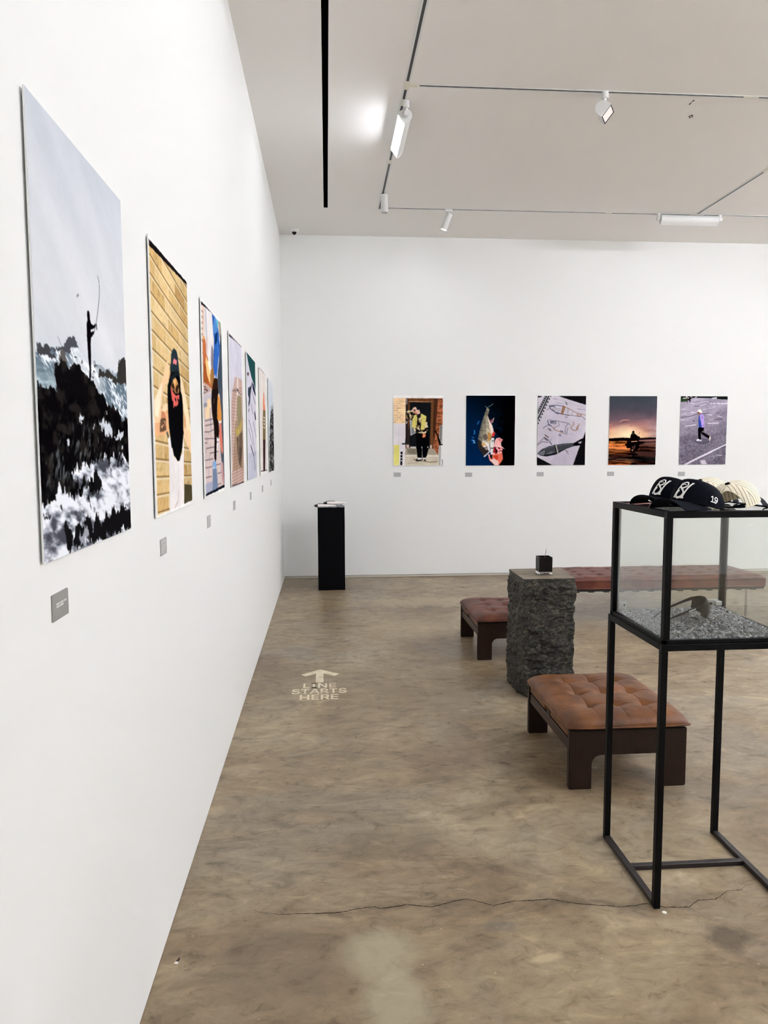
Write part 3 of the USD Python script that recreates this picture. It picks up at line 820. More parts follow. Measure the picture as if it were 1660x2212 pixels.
  ('l',(236,190,150),[494,785,512,785],14),
  ('l',(140,100,90),[496,741,557,738],10),
  ('l',(120,84,74),[502,763,554,763],8),
  ('l',(150,110,100),[543,719,564,719],8),
  ('l',(80,60,60),[597,575,656,520],5),
  ('p',(50,54,34),[479,533,531,533,524,557,489,557]),
  ('p',(22,18,20),[479,817,575,817,563,889,509,889]),
  ('p',(20,14,16),[473,1007,488,968,610,966,595,1007]),
  ('p',(58,40,36),[610,817,1002,805,990,889,621,865]),
 ],
 'crossing': [
  ('s','asphalt'),
  ('p',(26,30,27),[-11,-6,1009,-10,1002,52,771,40,583,26,254,26,123,77,-5,88]),
  ('p',(40,60,36),[5,36,120,32,114,71,8,81]),
  ('l',(230,215,215),[49,32,165,26],16),
  ('l',(70,60,56),[128,5,137,89],20),
  ('l',(30,26,30),[195,17,194,77],24),
  ('p',(190,190,190),[101,2,145,2,138,26,111,26]),
  ('l',(190,180,180),[311,20,333,13],20),
  ('p',(200,196,205),[654,24,769,12,758,39,655,38]),
  ('l',(170,165,165),[208,5,226,17],20),
  ('p',(96,92,110),[248,89,400,82,400,94,249,96]),
  ('p',(96,92,110),[418,87,564,81,565,93,418,95]),
  ('l',(226,220,230),[127,437,335,415],14),
  ('l',(226,220,230),[589,396,823,390],14),
  ('l',(226,220,230),[15,350,94,341],12),
  ('l',(226,220,230),[571,261,679,277],12),
  ('l',(226,220,230),[787,287,896,303],10),
  ('l',(226,220,230),[231,238,311,235],14),
  ('l',(226,220,230),[28,269,129,257],10),
  ('l',(226,220,230),[223,104,400,94,578,81,588,96],10),
  ('l',(226,220,230),[633,106,668,106],18),
  ('l',(226,220,230),[704,106,731,106],18),
  ('l',(226,220,230),[776,106,838,106],18),
  ('l',(226,220,230),[865,108,918,106],18),
  ('l',(226,220,230),[945,106,999,106],18),
  ('l',(226,220,230),[403,143,544,113],9),
  ('l',(226,220,230),[496,195,558,189],10),
  ('l',(226,220,230),[602,177,646,172],10),
  ('l',(226,220,230),[681,162,734,154],10),
  ('l',(226,220,230),[14,194,103,188],12),
  ('l',(84,78,94),[3,311,216,290,366,261,615,250],12),
  ('l',(84,78,94),[265,358,310,364],14),
  ('l',(84,78,94),[29,588,219,624,327,636],8),
  ('l',(84,78,94),[960,472,1001,475],12),
  ('l',(84,78,94),[840,543,988,485],5),
  ('l',(84,78,94),[419,689,370,756,301,798,291,859,343,907],9),
  ('l',(84,78,94),[406,913,411,980,430,998],14),
  ('l',(84,78,94),[279,148,403,145],10),
  ('l',(84,78,94),[758,243,829,237],9),
  ('l',(84,78,94),[737,339,898,335],14),
  ('l',(84,78,94),[972,237,1007,236],8),
  ('l',(84,78,94),[227,473,121,491],6),
  ('p',(226,220,230),[94,1000,170,1000,1001,713,1002,694,396,892]),
  ('p',(206,198,208),[453,937,553,930,609,994,483,995]),
  ('p',(180,172,184),[788,854,932,857,897,875,798,864]),
  ('p',(92,87,102),[332,650,380,626,478,617,577,625,639,649,598,677,482,689,383,680]),
  ('l',(44,42,52),[332,650,365,677,482,689,598,677,639,646],9),
  ('p',(242,240,228),[357,227,376,202,415,189,445,203,456,241,410,243]),
  ('p',(150,86,66),[362,229,410,243,439,250,416,271,375,263]),
  ('l',(30,22,20),[373,235,396,238],14),
  ('p',(178,152,218),[411,268,473,254,504,292,525,436,514,461,459,461,436,376]),
  ('p',(50,70,152),[411,268,392,283,389,376,405,457,470,463,445,376,419,316]),
  ('l',(200,180,235),[464,394,475,436],14),
  ('l',(90,70,140),[462,304,472,316],12),
  ('l',(120,90,170),[475,430,506,424],14),
  ('p',(110,50,60),[454,457,487,457,482,478,464,475]),
  ('p',(16,14,18),[396,455,514,455,500,526,638,580,628,620,474,556,445,532,459,630,400,624,383,496]),
  ('p',(150,140,140),[473,508,493,508,492,526,477,532]),
  ('p',(238,238,240),[358,640,404,620,427,641,419,654,360,651]),
  ('p',(226,226,228),[434,638,472,635,473,654,435,655]),
  ('p',(226,220,200),[645,577,664,595,654,654,635,648,631,610]),
 ],
}


# ---------------------------------------------------------------- the printed photographs: flat print laid on a fine grid
class Canvas:
    def __init__(self, nx, ny, ss=2, warp=0.0, spikes=False):
        self.nx, self.ny, self.ss, self.sp = nx, ny, ss, spikes
        self.lw = 1.15 if nx >= 100 else 0.6
        u = (np.arange(nx * ss) + 0.5) / (nx * ss)
        v = (np.arange(ny * ss) + 0.5) / (ny * ss)
        self.U, self.V = np.meshgrid(u, v)
        self.C = np.ones(self.U.shape + (3,)) * 240.0
        a, b = fbm2(self.U * 24, self.V * 34, 4, 91), fbm2(self.U * 24, self.V * 34, 4, 95)
        c, d = fbm2(self.U * 90, self.V * 126, 2, 97), fbm2(self.U * 90, self.V * 126, 2, 99)
        self.WU = self.U + (a - 0.5) * 2.2 * warp + (c - 0.5) * warp
        self.WV = self.V + ((b - 0.5) * 2.2 * warp + (d - 0.5) * 1.6 * warp) * 0.72
        if spikes:
            r = 1 - np.abs(2 * fbm2(self.U * 17, self.V * 0.9, 2, 71) - 1)
            r2 = 1 - np.abs(2 * fbm2(self.U * 48, self.V * 3, 2, 73) - 1)
            self.WV = self.WV + sstep(0.56, 0.63, self.V) * (np.clip(r - 0.72, 0, 1) * 0.065 + np.clip(r2 - 0.70, 0, 1) * 0.04) - 0.002
        self.q = 0.829 / 0.593            # print height over width

    def mask(self, geom, warped=True):
        m = np.zeros(self.U.shape, bool)
        x0, y0, x1, y1 = geom.bounds
        W, H = self.U.shape[1], self.U.shape[0]
        pad = 0.03
        i0, i1 = max(0, int((x0 - pad) * W) - 1), min(W, int((x1 + pad) * W) + 2)
        j0, j1 = max(0, int((y0 - pad) * H) - 1), min(H, int((y1 + pad) * H) + 2)
        if i1 > i0 and j1 > j0:
            shapely.prepare(geom)
            m[j0:j1, i0:i1] = shapely.contains_xy(geom, (self.WU if warped else self.U)[j0:j1, i0:i1], (self.WV if warped else self.V)[j0:j1, i0:i1])
        return m

    def poly(self, uv):
        p = Polygon(np.array(uv, float).reshape(-1, 2) / 1000.0)
        return p if p.is_valid else p.buffer(0)

    def blend(self, m, col, a=1.0):
        col = np.broadcast_to(np.asarray(col, float), self.C.shape)
        a = np.broadcast_to(a, self.U.shape)
        self.C[m] = self.C[m] * (1 - a[m][:, None]) + col[m] * a[m][:, None]

    def ramp(self, t, stops):
        x = [s[0] for s in stops]
        return np.stack([np.interp(t, x, [s[1][k] for s in stops]) for k in range(3)], -1)

    def done(self, soft):
        from scipy.ndimage import gaussian_filter
        C = gaussian_filter(self.C, (soft * self.ss, soft * self.ss, 0))
        # the uneven tone of a real photograph
        t = fbm2(self.U * 7, self.V * 10, 5, 61) - 0.5
        g = fbm2(self.U * 60, self.V * 84, 2, 63) - 0.5
        k = 0.25 if self.sp else 1.0
        C = C * (1 + k * (0.13 * t + 0.06 * g))[..., None]
        c = C.reshape(self.ny, self.ss, self.nx, self.ss, 3).mean((1, 3))
        c = np.where(c < 60, np.maximum(c - 13, 1) * 60 / 47.0, c)      # deep printed blacks
        return lin(np.clip(c, 0, 255)).reshape(-1, 3)

    def run(self, ops):
        for o in ops:
            if o[0] == 'p':
                g = self.poly(o[2])
                if not g.is_empty:
                    self.blend(self.mask(g), o[1])
            elif o[0] == 'q':
                self.blend(self.mask(self.poly(o[2]), False), o[1])
            elif o[0] == 'l':
                p = np.array(o[2], float).reshape(-1, 2) / 1000.0 * [1, self.q]
                g = LineString(p).buffer(o[3] / 2000.0 * self.lw, 3)
                g = affinity.scale(g, 1, 1 / self.q, origin=(0, 0))
                self.blend(self.mask(g, False), o[1])
            else:
                getattr(self, 's_' + o[1])(*o[2:])

    # special fills
    def s_fill(self, c):
        self.C[:] = c

    def s_vgrad(self, uv, stops):
        self.blend(self.mask(self.poly(uv)), self.ramp(self.V, stops))

    def s_sky1(self):
        U, V = self.U, self.V
        self.C[:] = self.ramp(V, [(0, (203, 207, 214)), (0.25, (216, 218, 223)), (0.42, (221, 222, 226)), (0.6, (206, 212, 219))])
        n = fbm2(U * 1.6 - V * 0.4, V * 7 - U * 3.2, 4, 3)
        self.C += ((n - 0.5) * 30)[..., None] * np.array([1.0, 0.85, 0.8])

    def s_sea1(self, uv):
        U, V = self.U, self.V
        m = self.mask(self.poly(uv))
        n = 0.45 * fbm2(U * 9 + V * 5, V * 40 - U * 14, 4, 5) + 0.55 * fbm2(U * 34 + V * 16, V * 150 - U * 52, 4, 6)
        far = self.ramp(sstep(0.42, 0.60, n), [(0, (92, 108, 120)), (0.5, (158, 172, 182)), (1, (236, 240, 245))])
        n2 = 0.6 * fbm2(U * 6, V * 34 - U * 3, 5, 9) + 0.4 * fbm2(U * 22, V * 70 - U * 8, 4, 10)
        near = self.ramp(sstep(0.33, 0.60, n2), [(0, (66, 68, 76)), (0.45, (160, 164, 174)), (1, (240, 242, 248))])
        k = sstep(0.70, 0.80, V)[..., None]
        c = far * (1 - k) + near * k
        g = (0.55 * fbm2(U * 3.0, V * 40, 3, 11) + 0.45 * fbm2(U * 14.0, V * 160 + U * 9, 3, 12))[..., None]
        wave = np.array([132, 150, 158]) + (g - 0.5) * 190
        lw = (1 - sstep(0.18, 0.34, U)) * (1 - sstep(0.68, 0.72, V)) * sstep(0.555, 0.58, V)
        c = c * (1 - lw[..., None] * 0.85) + wave * lw[..., None] * 0.85
        spray = sstep(0.25, 0.4, U) * (1 - sstep(0.55, 0.75, U)) * (1 - sstep(0.575, 0.63, V))
        c = c * (1 - spray[..., None] * 0.75) + np.array([240, 242, 246]) * spray[..., None] * 0.75
        self.blend(m, c)

    def s_rock1(self):
        U, V = self.U, self.V
        dark = self.C.sum(-1) < 75
        n = 0.5 * fbm2(U * 16 + V * 6, V * 30 + U * 10, 5, 21) + 0.5 * fbm2(U * 70 + V * 20, V * 60 + U * 30, 3, 22)
        w = sstep(0.66, 0.72, V) * (1 - sstep(0.80, 0.88, V)) * (1 - sstep(0.75, 0.95, U))
        self.blend(dark, (96, 102, 104), sstep(0.5, 0.72, n) * w * 0.8)
        n2 = fbm2(U * 22, V * 40, 4, 23)
        self.blend(dark, (52, 48, 44), sstep(0.5, 0.7, n2) * 0.5)

    def s_brick2(self, uv):
        U, V = self.U, self.V
        m = self.mask(self.poly(uv))
        w = (V - (0.107 - 0.1 * V) * U) / 0.0655 - 0.02
        row = np.floor(w)
        fy = w - row
        x = U / 0.30 + 0.5 * (row % 2) + 0.17 * np.sin(row * 2.7)
        col = np.floor(x)
        fx = x - col
        tone = fbm2(row * 3.17 + 0.5, col * 5.31 + 0.5, 1, 7)
        n = fbm2(U * 26, V * 40, 5, 31)
        c = self.ramp(tone * 0.7 + n * 0.5 - 0.1, [(0.1, (178, 138, 84)), (0.35, (203, 168, 112)), (0.6, (219, 189, 136)), (0.9, (231, 206, 160))])
        c = c - (sstep(0.58, 0.78, n) * 34)[..., None]
        light = ((fy < 0.14) | (fx < 0.05))
        c[light] = np.array([222, 203, 164])
        shade = sstep(0.86, 0.95, fy)[..., None]
        c = c * (1 - shade) + np.array([128, 96, 54]) * shade
        c = c * (1 - 0.10 * sstep(0.5, 1.0, U)[..., None])
        self.blend(m, c)

    def s_hlines(self, uv, c, n):
        m = self.mask(self.poly(uv))
        self.blend(m, c, 0.65 * sstep(0.1, 0.7, np.sin(2 * np.pi * n * (self.V + 0.02 * self.U))))

    def s_speck7(self):
        n = fbm2(self.U * 9, self.V * 42, 4, 41)
        m = self.C.sum(-1) < 200
        self.blend(m, (160, 165, 170), sstep(0.56, 0.7, n))
        self.blend(m, (34, 32, 30), sstep(0.52, 0.4, n) * 0.6)

    def s_brickc(self, uv, brick, mortar):
        m = self.mask(self.poly(uv))
        w = (self.V + 0.01 * self.U) / 0.0325
        row = np.floor(w); fy = w - row
        x = self.U / 0.105 + 0.5 * (row % 2); col = np.floor(x); fx = x - col
        tone = fbm2(row * 3.1 + 0.4, col * 5.3 + 0.4, 1, 3)[..., None]
        c = np.asarray(brick) * (0.86 + 0.28 * tone)
        c[(fy < 0.22) | (fx < 0.1)] = mortar
        self.blend(m, c)

    def s_slant(self, uv):
        m = self.mask(self.poly(uv))
        w = (self.V + 0.22 * (self.U - 0.9)) / 0.029
        fy = w - np.floor(w)
        n = fbm2(self.U * 20, self.V * 40, 3, 8)
        self.blend(m, (214, 150, 112), (fy < 0.3) * 0.55)
        self.blend(m, (80, 44, 30), sstep(0.45, 0.7, n) * 0.75)

    def s_floral(self, uv):
        m = self.mask(self.poly(uv))
        n = fbm2(self.U * 26, self.V * 36, 2, 14)
        self.blend(m, (226, 208, 168), sstep(0.575, 0.63, n))
        n = fbm2(self.U * 40, self.V * 56, 2, 15)
        self.blend(m, (168, 138, 96), sstep(0.62, 0.68, n) * 0.8)

    def s_deep(self):
        U, V = self.U, self.V
        t = np.clip(V * 0.85 + (0.55 - U) * 0.5 + (fbm2(U * 3, V * 4, 3, 2) - 0.5) * 0.25, 0, 1)
        self.C[:] = self.ramp(t, [(0.0, (9, 15, 18)), (0.3, (7, 24, 36)), (0.6, (5, 34, 56)), (1, (6, 38, 72))])
        k = sstep(0.62, 0.95, U + 0.25 * V - 0.1)[..., None]
        self.C[:] = self.C * (1 - k) + np.array([8, 9, 11]) * k

    def s_scales(self, uv):
        U, V = self.U, self.V
        m = self.mask(self.poly(uv))
        n = fbm2(U * 40, V * 56, 3, 4)
        self.blend(m, (96, 84, 66), sstep(0.5, 0.66, n) * 0.75)
        self.blend(m, (226, 212, 186), sstep(0.5, 0.36, n) * 0.7)
        e = (1 - sstep(0.30, 0.46, U + 0.22 * (V - 0.5) + 0.1 * (n - 0.5))) * (V < 0.66)
        self.blend(m, (70, 74, 72), e * 0.6)

    def s_paper(self):
        n = fbm2(self.U * 2, self.V * 2, 3, 5)
        self.C += ((n - 0.5) * 22 + (0.5 - self.V) * 14)[..., None] * np.array([1, 1, 0.9])

    def s_sunset(self):
        U, V = self.U, self.V
        n = fbm2(U * 3 + V * 2, V * 14, 5, 6) - 0.5
        t = V + n * 0.10
        c = self.ramp(t, [(0, (54, 60, 66)), (0.12, (64, 66, 76)), (0.22, (74, 68, 78)), (0.32, (104, 84, 92)), (0.42, (160, 112, 108)), (0.50, (214, 152, 124)), (0.58, (240, 186, 138))])
        r = np.hypot((U - 0.37) / 0.42, (V - 0.56) / 0.16)
        g = np.clip(1 - r, 0, 1)[..., None] ** 0.8
        c = c * (1 - g) + np.array([253, 232, 190]) * g
        k = (sstep(0.62, 1.0, U) * sstep(0.25, 0.45, V))[..., None] * 0.75
        c = c * (1 - k) + (np.array([128, 104, 112]) + n[..., None] * 160) * k
        self.C[:] = c

    def s_water4(self):
        U, V = self.U, self.V
        m = V > 0.63
        left = self.ramp(V, [(0.63, (236, 150, 84)), (0.70, (206, 112, 54)), (0.77, (206, 118, 66)), (0.80, (120, 62, 34)), (0.86, (60, 34, 28)), (0.92, (36, 26, 28)), (0.97, (120, 60, 34)), (1, (190, 90, 46))])
        right = self.ramp(V, [(0.63, (140, 100, 98)), (0.70, (96, 62, 54)), (0.78, (84, 54, 44)), (0.85, (50, 38, 36)), (0.93, (26, 24, 26)), (1, (60, 32, 24))])
        k = sstep(0.36, 0.66, U)[..., None]
        c = left * (1 - k) + right * k
        n = fbm2(U * 4, V * 60, 4, 12)
        c = c * (1 - 0.65 * sstep(0.5, 0.66, n)[..., None])
        c = c + (sstep(0.46, 0.34, n) * 40)[..., None] * (1 - k) * np.array([1, 0.8, 0.5])
        self.blend(m, c)

    def s_asphalt(self):
        U, V = self.U, self.V
        c = self.ramp(V, [(0, (162, 154, 172)), (0.2, (146, 137, 154)), (0.45, (126, 118, 133)), (0.7, (104, 97, 111)), (1, (108, 101, 115))])
        c = c + (sstep(0.55, 0.0, U) * 26 * sstep(0.75, 0.35, V))[..., None]
        n = fbm2(U * 44, V * 60, 3, 16) - 0.5
        n2 = fbm2(U * 3, V * 9 + U * 2, 4, 17) - 0.5
        self.C[:] = c + (n * (20 + 70 * V) + n2 * 60)[..., None]


def photo(name, res, ops, origin, right, down, normal, size, label, group, warp=0.003, soft=0.6):
    """a mounted photograph: hidden spacer, foam board, printed sheet. origin is the board's upper left corner on the wall."""
    o, r, d, n = (np.asarray(a, float) for a in (origin, right, down, normal))
    w, h = size
    t = X('photo_print', label, 'photograph', loc=o + r * w / 2 + d * h, axes=(r, -n, -d), group=group)
    # local axes: x right along the wall, y into the wall, z up; base centre of the board
    M(t, 'mount', bx(-w / 2 + 0.06, -0.0045, 0.06, w / 2 - 0.06, 0.0, h - 0.06), LOOK['board_edge'])
    M(t, 'backing_board', bx(-w / 2, -0.0080, 0, w / 2, -0.0045, h, 0.0005), LOOK['board_edge'])
    nx, ny = res
    cv = Canvas(nx, ny, warp=warp, spikes=name == 'fisher')
    cv.run(ops)
    u, v = np.meshgrid(np.linspace(-w / 2 + 0.0005, w / 2 - 0.0005, nx), np.linspace(h - 0.0005, 0.0005, ny))
    pts = np.stack([u, np.full_like(u, -0.0083), v], -1).reshape(-1, 3)
    M(t, 'printed_sheet', trimesh.Trimesh(pts, grid_faces(nx, ny)[:, ::-1], process=False), LOOK['print_face'], color=cv.done(soft))
    return t


# ---------------------------------------------------------------- the room
W_, D_, H_, Y0 = ROOM_W, ROOM_D, ROOM_H, ROOM_Y0
fl = X('floor', kind='structure')
M(fl, 'slab', bx(-0.2, Y0 - 0.2, -0.2, W_ + 0.2, D_ + 0.2, 0.0), LOOK['concrete'])


def crack(pts, w, name, mat_, seed):
    rng = np.random.RandomState(seed)
    p = np.array(pts, float)
    s = np.r_[0, np.cumsum(np.linalg.norm(np.diff(p, axis=0), axis=1))]
    t = np.arange(0, s[-1], 0.007)
    q = np.c_[np.interp(t, s, p[:, 0]), np.interp(t, s, p[:, 1])]
    q[:, 1] += np.cumsum(rng.normal(0, 0.0009, len(t))) - np.linspace(0, 1, len(t)) * 0
    drift = np.cumsum(rng.normal(0, 0.0010, len(t)))
    drift -= np.linspace(drift[0], drift[-1], len(t))
    q[:, 1] = np.interp(t, s, p[:, 1]) + drift + rng.normal(0, 0.0006, len(t))
    ww = w * (0.55 + 0.9 * rng.rand(len(t))) * np.minimum(1, 0.25 + 6 * np.minimum(t, s[-1] - t) / s[-1])
    a = np.c_[q[:, 0], q[:, 1] + ww / 2, np.full(len(t), 0.0006)]
    b = np.c_[q[:, 0], q[:, 1] - ww / 2, np.full(len(t), 0.0006)]
    M(fl, name, trimesh.Trimesh(np.vstack([b, a]), grid_faces(len(t), 2), process=False), mat_)


CRACK1 = [(0.244,2.4),(0.272,2.372),(0.341,2.354),(0.418,2.346),(0.526,2.332),(0.588,2.342),(0.666,2.353),(0.684,2.341),(0.776,2.356),(0.861,2.339),(0.936,2.364),(0.978,2.371),(1.016,2.36),(1.067,2.338),(1.143,2.354),(1.273,2.357),(1.346,2.33),(1.503,2.297),(1.594,2.302),(1.648,2.28),(1.729,2.278),(1.777,2.315),(1.839,2.316),(1.903,2.356),(1.964,2.359),(1.992,2.387),(2.03,2.392)]
crack(CRACK1, 0.0032, 'crack', LOOK['crack_dark'], 4)
crack([(0.62, 4.72), (0.8, 4.79), (1.05, 4.84), (1.3, 4.79), (1.5, 4.75), (1.7, 4.74)], 0.003, 'crack', LOOK['crack_faint'], 6)
crack([(2.78, 6.75), (2.74, 6.45), (2.80, 6.2), (2.86, 5.9)], 0.003, 'crack', LOOK['crack_faint'], 8)

M(None, 'wall_left', bx(-0.2, Y0, 0.003, 0.0, D_ + 0.2, H_), LOOK['wall_paint'], kind='structure')
M(None, 'wall_back', bx(0.0, D_, 0.031, W_, D_ + 0.2, H_), LOOK['wall_paint'], kind='structure')
M(None, 'wall_right', bx(W_, Y0, 0.0, W_ + 0.2, D_ + 0.2, H_), LOOK['wall_paint'], kind='structure')
M(None, 'wall_front', bx(-0.2, Y0 - 0.2, 0.0, W_ + 0.2, Y0, H_), LOOK['wall_paint'], kind='structure')
bb = X('baseboard_back', loc=(0, D_, 0), kind='structure')
M(bb, 'base_strip', bx(0.0, 0.004, 0.003, W_, 0.03, 0.0255), LOOK['base_strip'])
M(bb, 'shadow_gap', bx(0.0, 0.016, 0.0, W_, 0.05, 0.031), LOOK['crack_dark'])
bl_ = X('baseboard_left', kind='structure')
M(bl_, 'shadow_gap', bx(-0.05, Y0, 0.0, -0.006, D_, 0.003), LOOK['crack_dark'])

# ceiling with the open slot of the air diffuser
SX0, SX1, SY1 = 0.511, 0.552, 7.768
ceil = cat_(bx(-0.2, Y0 - 0.2, H_, SX0, D_ + 0.2, H_ + 0.2), bx(SX1, Y0 - 0.2, H_, W_ + 0.2, D_ + 0.2, H_ + 0.2), bx(SX0, SY1, H_, SX1, D_ + 0.2, H_ + 0.2))
M(None, 'ceiling', ceil, LOOK['ceiling_paint'], kind='structure')
tr = X('trim_1', kind='structure')
M(tr, 'slot_lining', cat_(bx(SX0, Y0, H_ + 0.0, SX0 + 0.003, SY1, H_ + 0.12), bx(SX1 - 0.003, Y0, H_ + 0.0, SX1, SY1, H_ + 0.12), bx(SX0, Y0, H_ + 0.09, SX1, SY1, H_ + 0.12), bx(SX0, SY1 - 0.004, H_, SX1, SY1, H_ + 0.12)), LOOK['black_void'])

# ---------------------------------------------------------------- photographs
PW, PH, PZ = 0.593, 0.829, 2.172
LEFT = [('fisher', (220, 740), 1.360, 'huge-skied print of a lone angler standing on black rocks above white surf'),
        ('masked', (110, 520), 2.241, 'print of a masked person in black cap against yellow brick wall'),
        ('street', (70, 420), 3.132, 'print of a person in blue jacket walking on a brick-paved street at sunset'),
        ('bridge', (50, 320), 4.003, 'print of a blurred brown tower under pale lilac sky, with white and black borders'),
        ('sketchL', (40, 270), 4.850, 'print of pencil sketches with a dark green upper corner, on the side wall'),
        ('siding', (34, 230), 5.755, 'print of a red-haired figure before white striped siding'),
        ('forest', (30, 200), 6.632, 'print of dark branches under pale sky, the one nearest the room corner')]
for k, res, y, lab in LEFT:
    photo(k, res, ART[k], (0, y, PZ), (0, 1, 0), (0, 0, -1), (1, 0, 0), (PW, PH), lab, 'photographs on the left wall', warp={'fisher': 0.010, 'masked': 0.003}.get(k, 0.004), soft={'fisher': 0.5, 'masked': 0.7, 'street': 0.8, 'bridge': 1.1, 'sketchL': 0.6, 'siding': 0.6, 'forest': 0.8}[k])
BACK = [('doorway', 1.310, 'print of a person in yellow vest and black trousers before a dark doorway'),
        ('fish', 2.184, 'print of a fish and a hand in deep blue water'),
        ('sketch', 3.055, 'print of a spiral notebook with fish drawings and a grey lure'),
        ('sunset', 3.941, 'print of a silhouetted angler on water at orange sunset'),
        ('crossing', 4.833, 'print of a walker in lilac jacket crossing purple-grey asphalt')]
for k, x, lab in BACK:
    photo(k, (150, 212), ART[k], (x, D_, PZ + 0.002), (1, 0, 0), (0, 0, -1), (0, -1, 0), (PW, PH + 0.003), lab, 'photographs on the back wall', warp=0.0035, soft=0.55)


def rrect(w, h, r):
    return sbox(r, r, w - r, h - r).buffer(r, 4)


def wall_label(origin, right, normal, look, label, lines=None, group=None):
    r, n = np.asarray(right, float), np.asarray(normal, float)
    w, h = 0.086, 0.0515
    t = X('wall_label', label, 'label', loc=origin, axes=(r, -n, (0, 0, 1)), group=group)
    M(t, 'plate', extr(rrect(w, h, 0.003), 0.0025, ((1, 0, 0), (0, 0, 1), (0, -1, 0))), LOOK[look])
    if lines:
        ms = []
        for x0, x1, z0, hh in lines:
            ms.append(bx(w * x0, -0.0027, h * z0, w * x1, -0.0024, h * (z0 + hh)))
        M(t, 'lettering', cat_(*ms), LOOK['label_text'])


two = [(0.24, 0.42, 0.555, 0.075), (0.45, 0.68, 0.555, 0.075), (0.72, 0.86, 0.555, 0.075), (0.24, 0.42, 0.455, 0.075), (0.45, 0.68, 0.455, 0.075)]
many = [(0.16, 0.84, 0.79, 0.035), (0.16, 0.26, 0.70, 0.035), (0.16, 0.92, 0.57, 0.035), (0.16, 0.80, 0.43, 0.035), (0.16, 0.55, 0.35, 0.03), (0.16, 0.6, 0.27, 0.03), (0.16, 0.34, 0.18, 0.03)]
for i, (y, z, who) in enumerate([(1.405, 1.2245, 'angler on the rocks'), (2.312, 1.217, 'masked person by yellow bricks'), (3.215, 1.207, 'person in blue jacket'), (4.107, 1.210, 'blurred brown tower'),
                                 (5.0, 1.205, 'sketches with green corner'), (5.93, 1.203, 'figure before striped siding'), (6.83, 1.211, 'dark branches')]):
    wall_label((0, y, z), (0, 1, 0), (1, 0, 0), 'label_grey_dark' if i == 0 else 'label_grey', f'small grey caption plate below the print of the {who}', two if i == 0 else many if i == 1 else None, 'caption plates on the left wall')
for x, z, who in [(1.313, 1.2115, 'person in yellow vest'), (2.176, 1.2065, 'fish in blue water'), (3.055, 1.2075, 'notebook with fish drawings'), (3.933, 1.208, 'orange sunset'), (4.829, 1.2025, 'walker on asphalt')]:
    wall_label((x, D_, z), (1, 0, 0), (0, -1, 0), 'label_grey', f'small grey caption plate below the print of the {who}', None, 'caption plates on the back wall')


# ---------------------------------------------------------------- ceiling: tracks and lamps
def track(label, p, q, gaps=(), tees=(), w=0.042):
    """a recessed track along x or y: pale flange strips, dark channel, pale joint pieces"""
    p, q = np.array(p, float), np.array(q, float)
    L = np.linalg.norm(q - p); d = (q - p) / L
    t = X('lighting_track', label, 'lighting track', loc=(p[0], p[1], H_ - 0.0004), axes=((d[0], d[1], 0), (-d[1], d[0], 0), (0, 0, 1)), group='recessed lighting tracks')
    M(t, 'flange', cat_(bx(0, -w / 2, -0.0025, L, -0.009, 0.0), bx(0, 0.009, -0.0025, L, w / 2, 0.0)), LOOK['white_paint'])
    M(t, 'channel', bx(0, -0.009, -0.0012, L, 0.009, -0.0002), LOOK['track_core'])
    for a, b in gaps:
        M(t, 'joint', bx(a, -0.011, -0.004, b, 0.011, -0.0012, 0.0008), LOOK['cream_plastic'])
    for a in tees:
        M(t, 'tee_connector', cat_(bx(a - 0.055, -0.018, -0.006, a + 0.055, 0.018, -0.0012, 0.001), bx(a - 0.02, -0.075, -0.0055, a + 0.02, 0, -0.0012, 0.001)), LOOK['cream_plastic'])
    return t


track('long recessed lighting track running away along the left side of the ceiling', (1.082, Y0 + 0.2), (1.082, 7.77), [(9.15 - 0.1 + 0.13, 9.15 + 0.13), (10.28, 10.36)], [8.98], w=0.044)
track('recessed track crossing the ceiling behind the square-faced lamp', (1.17, 5.18), (W_ - 0.3, 5.18), [(2.29, 2.40)])
track('recessed track crossing the ceiling near the back wall', (1.12, 7.735), (W_ - 0.3, 7.735), [(2.33, 2.40), (3.25, 3.40)])
track('recessed track running to the right end of the long white wall washer', (4.435, -1.5), (4.435, 7.70), [(7.92, 8.02)])


def d_profile(w, depth):
    a = np.linspace(0, np.pi, 19)
    pts = [(w / 2 * np.cos(t) * (1.0 if abs(np.cos(t)) < .999 else 1), 0.012 + depth * np.sin(t) ** 0.8) for t in a]
    return Polygon([(w / 2, 0), *pts, (-w / 2, 0)])


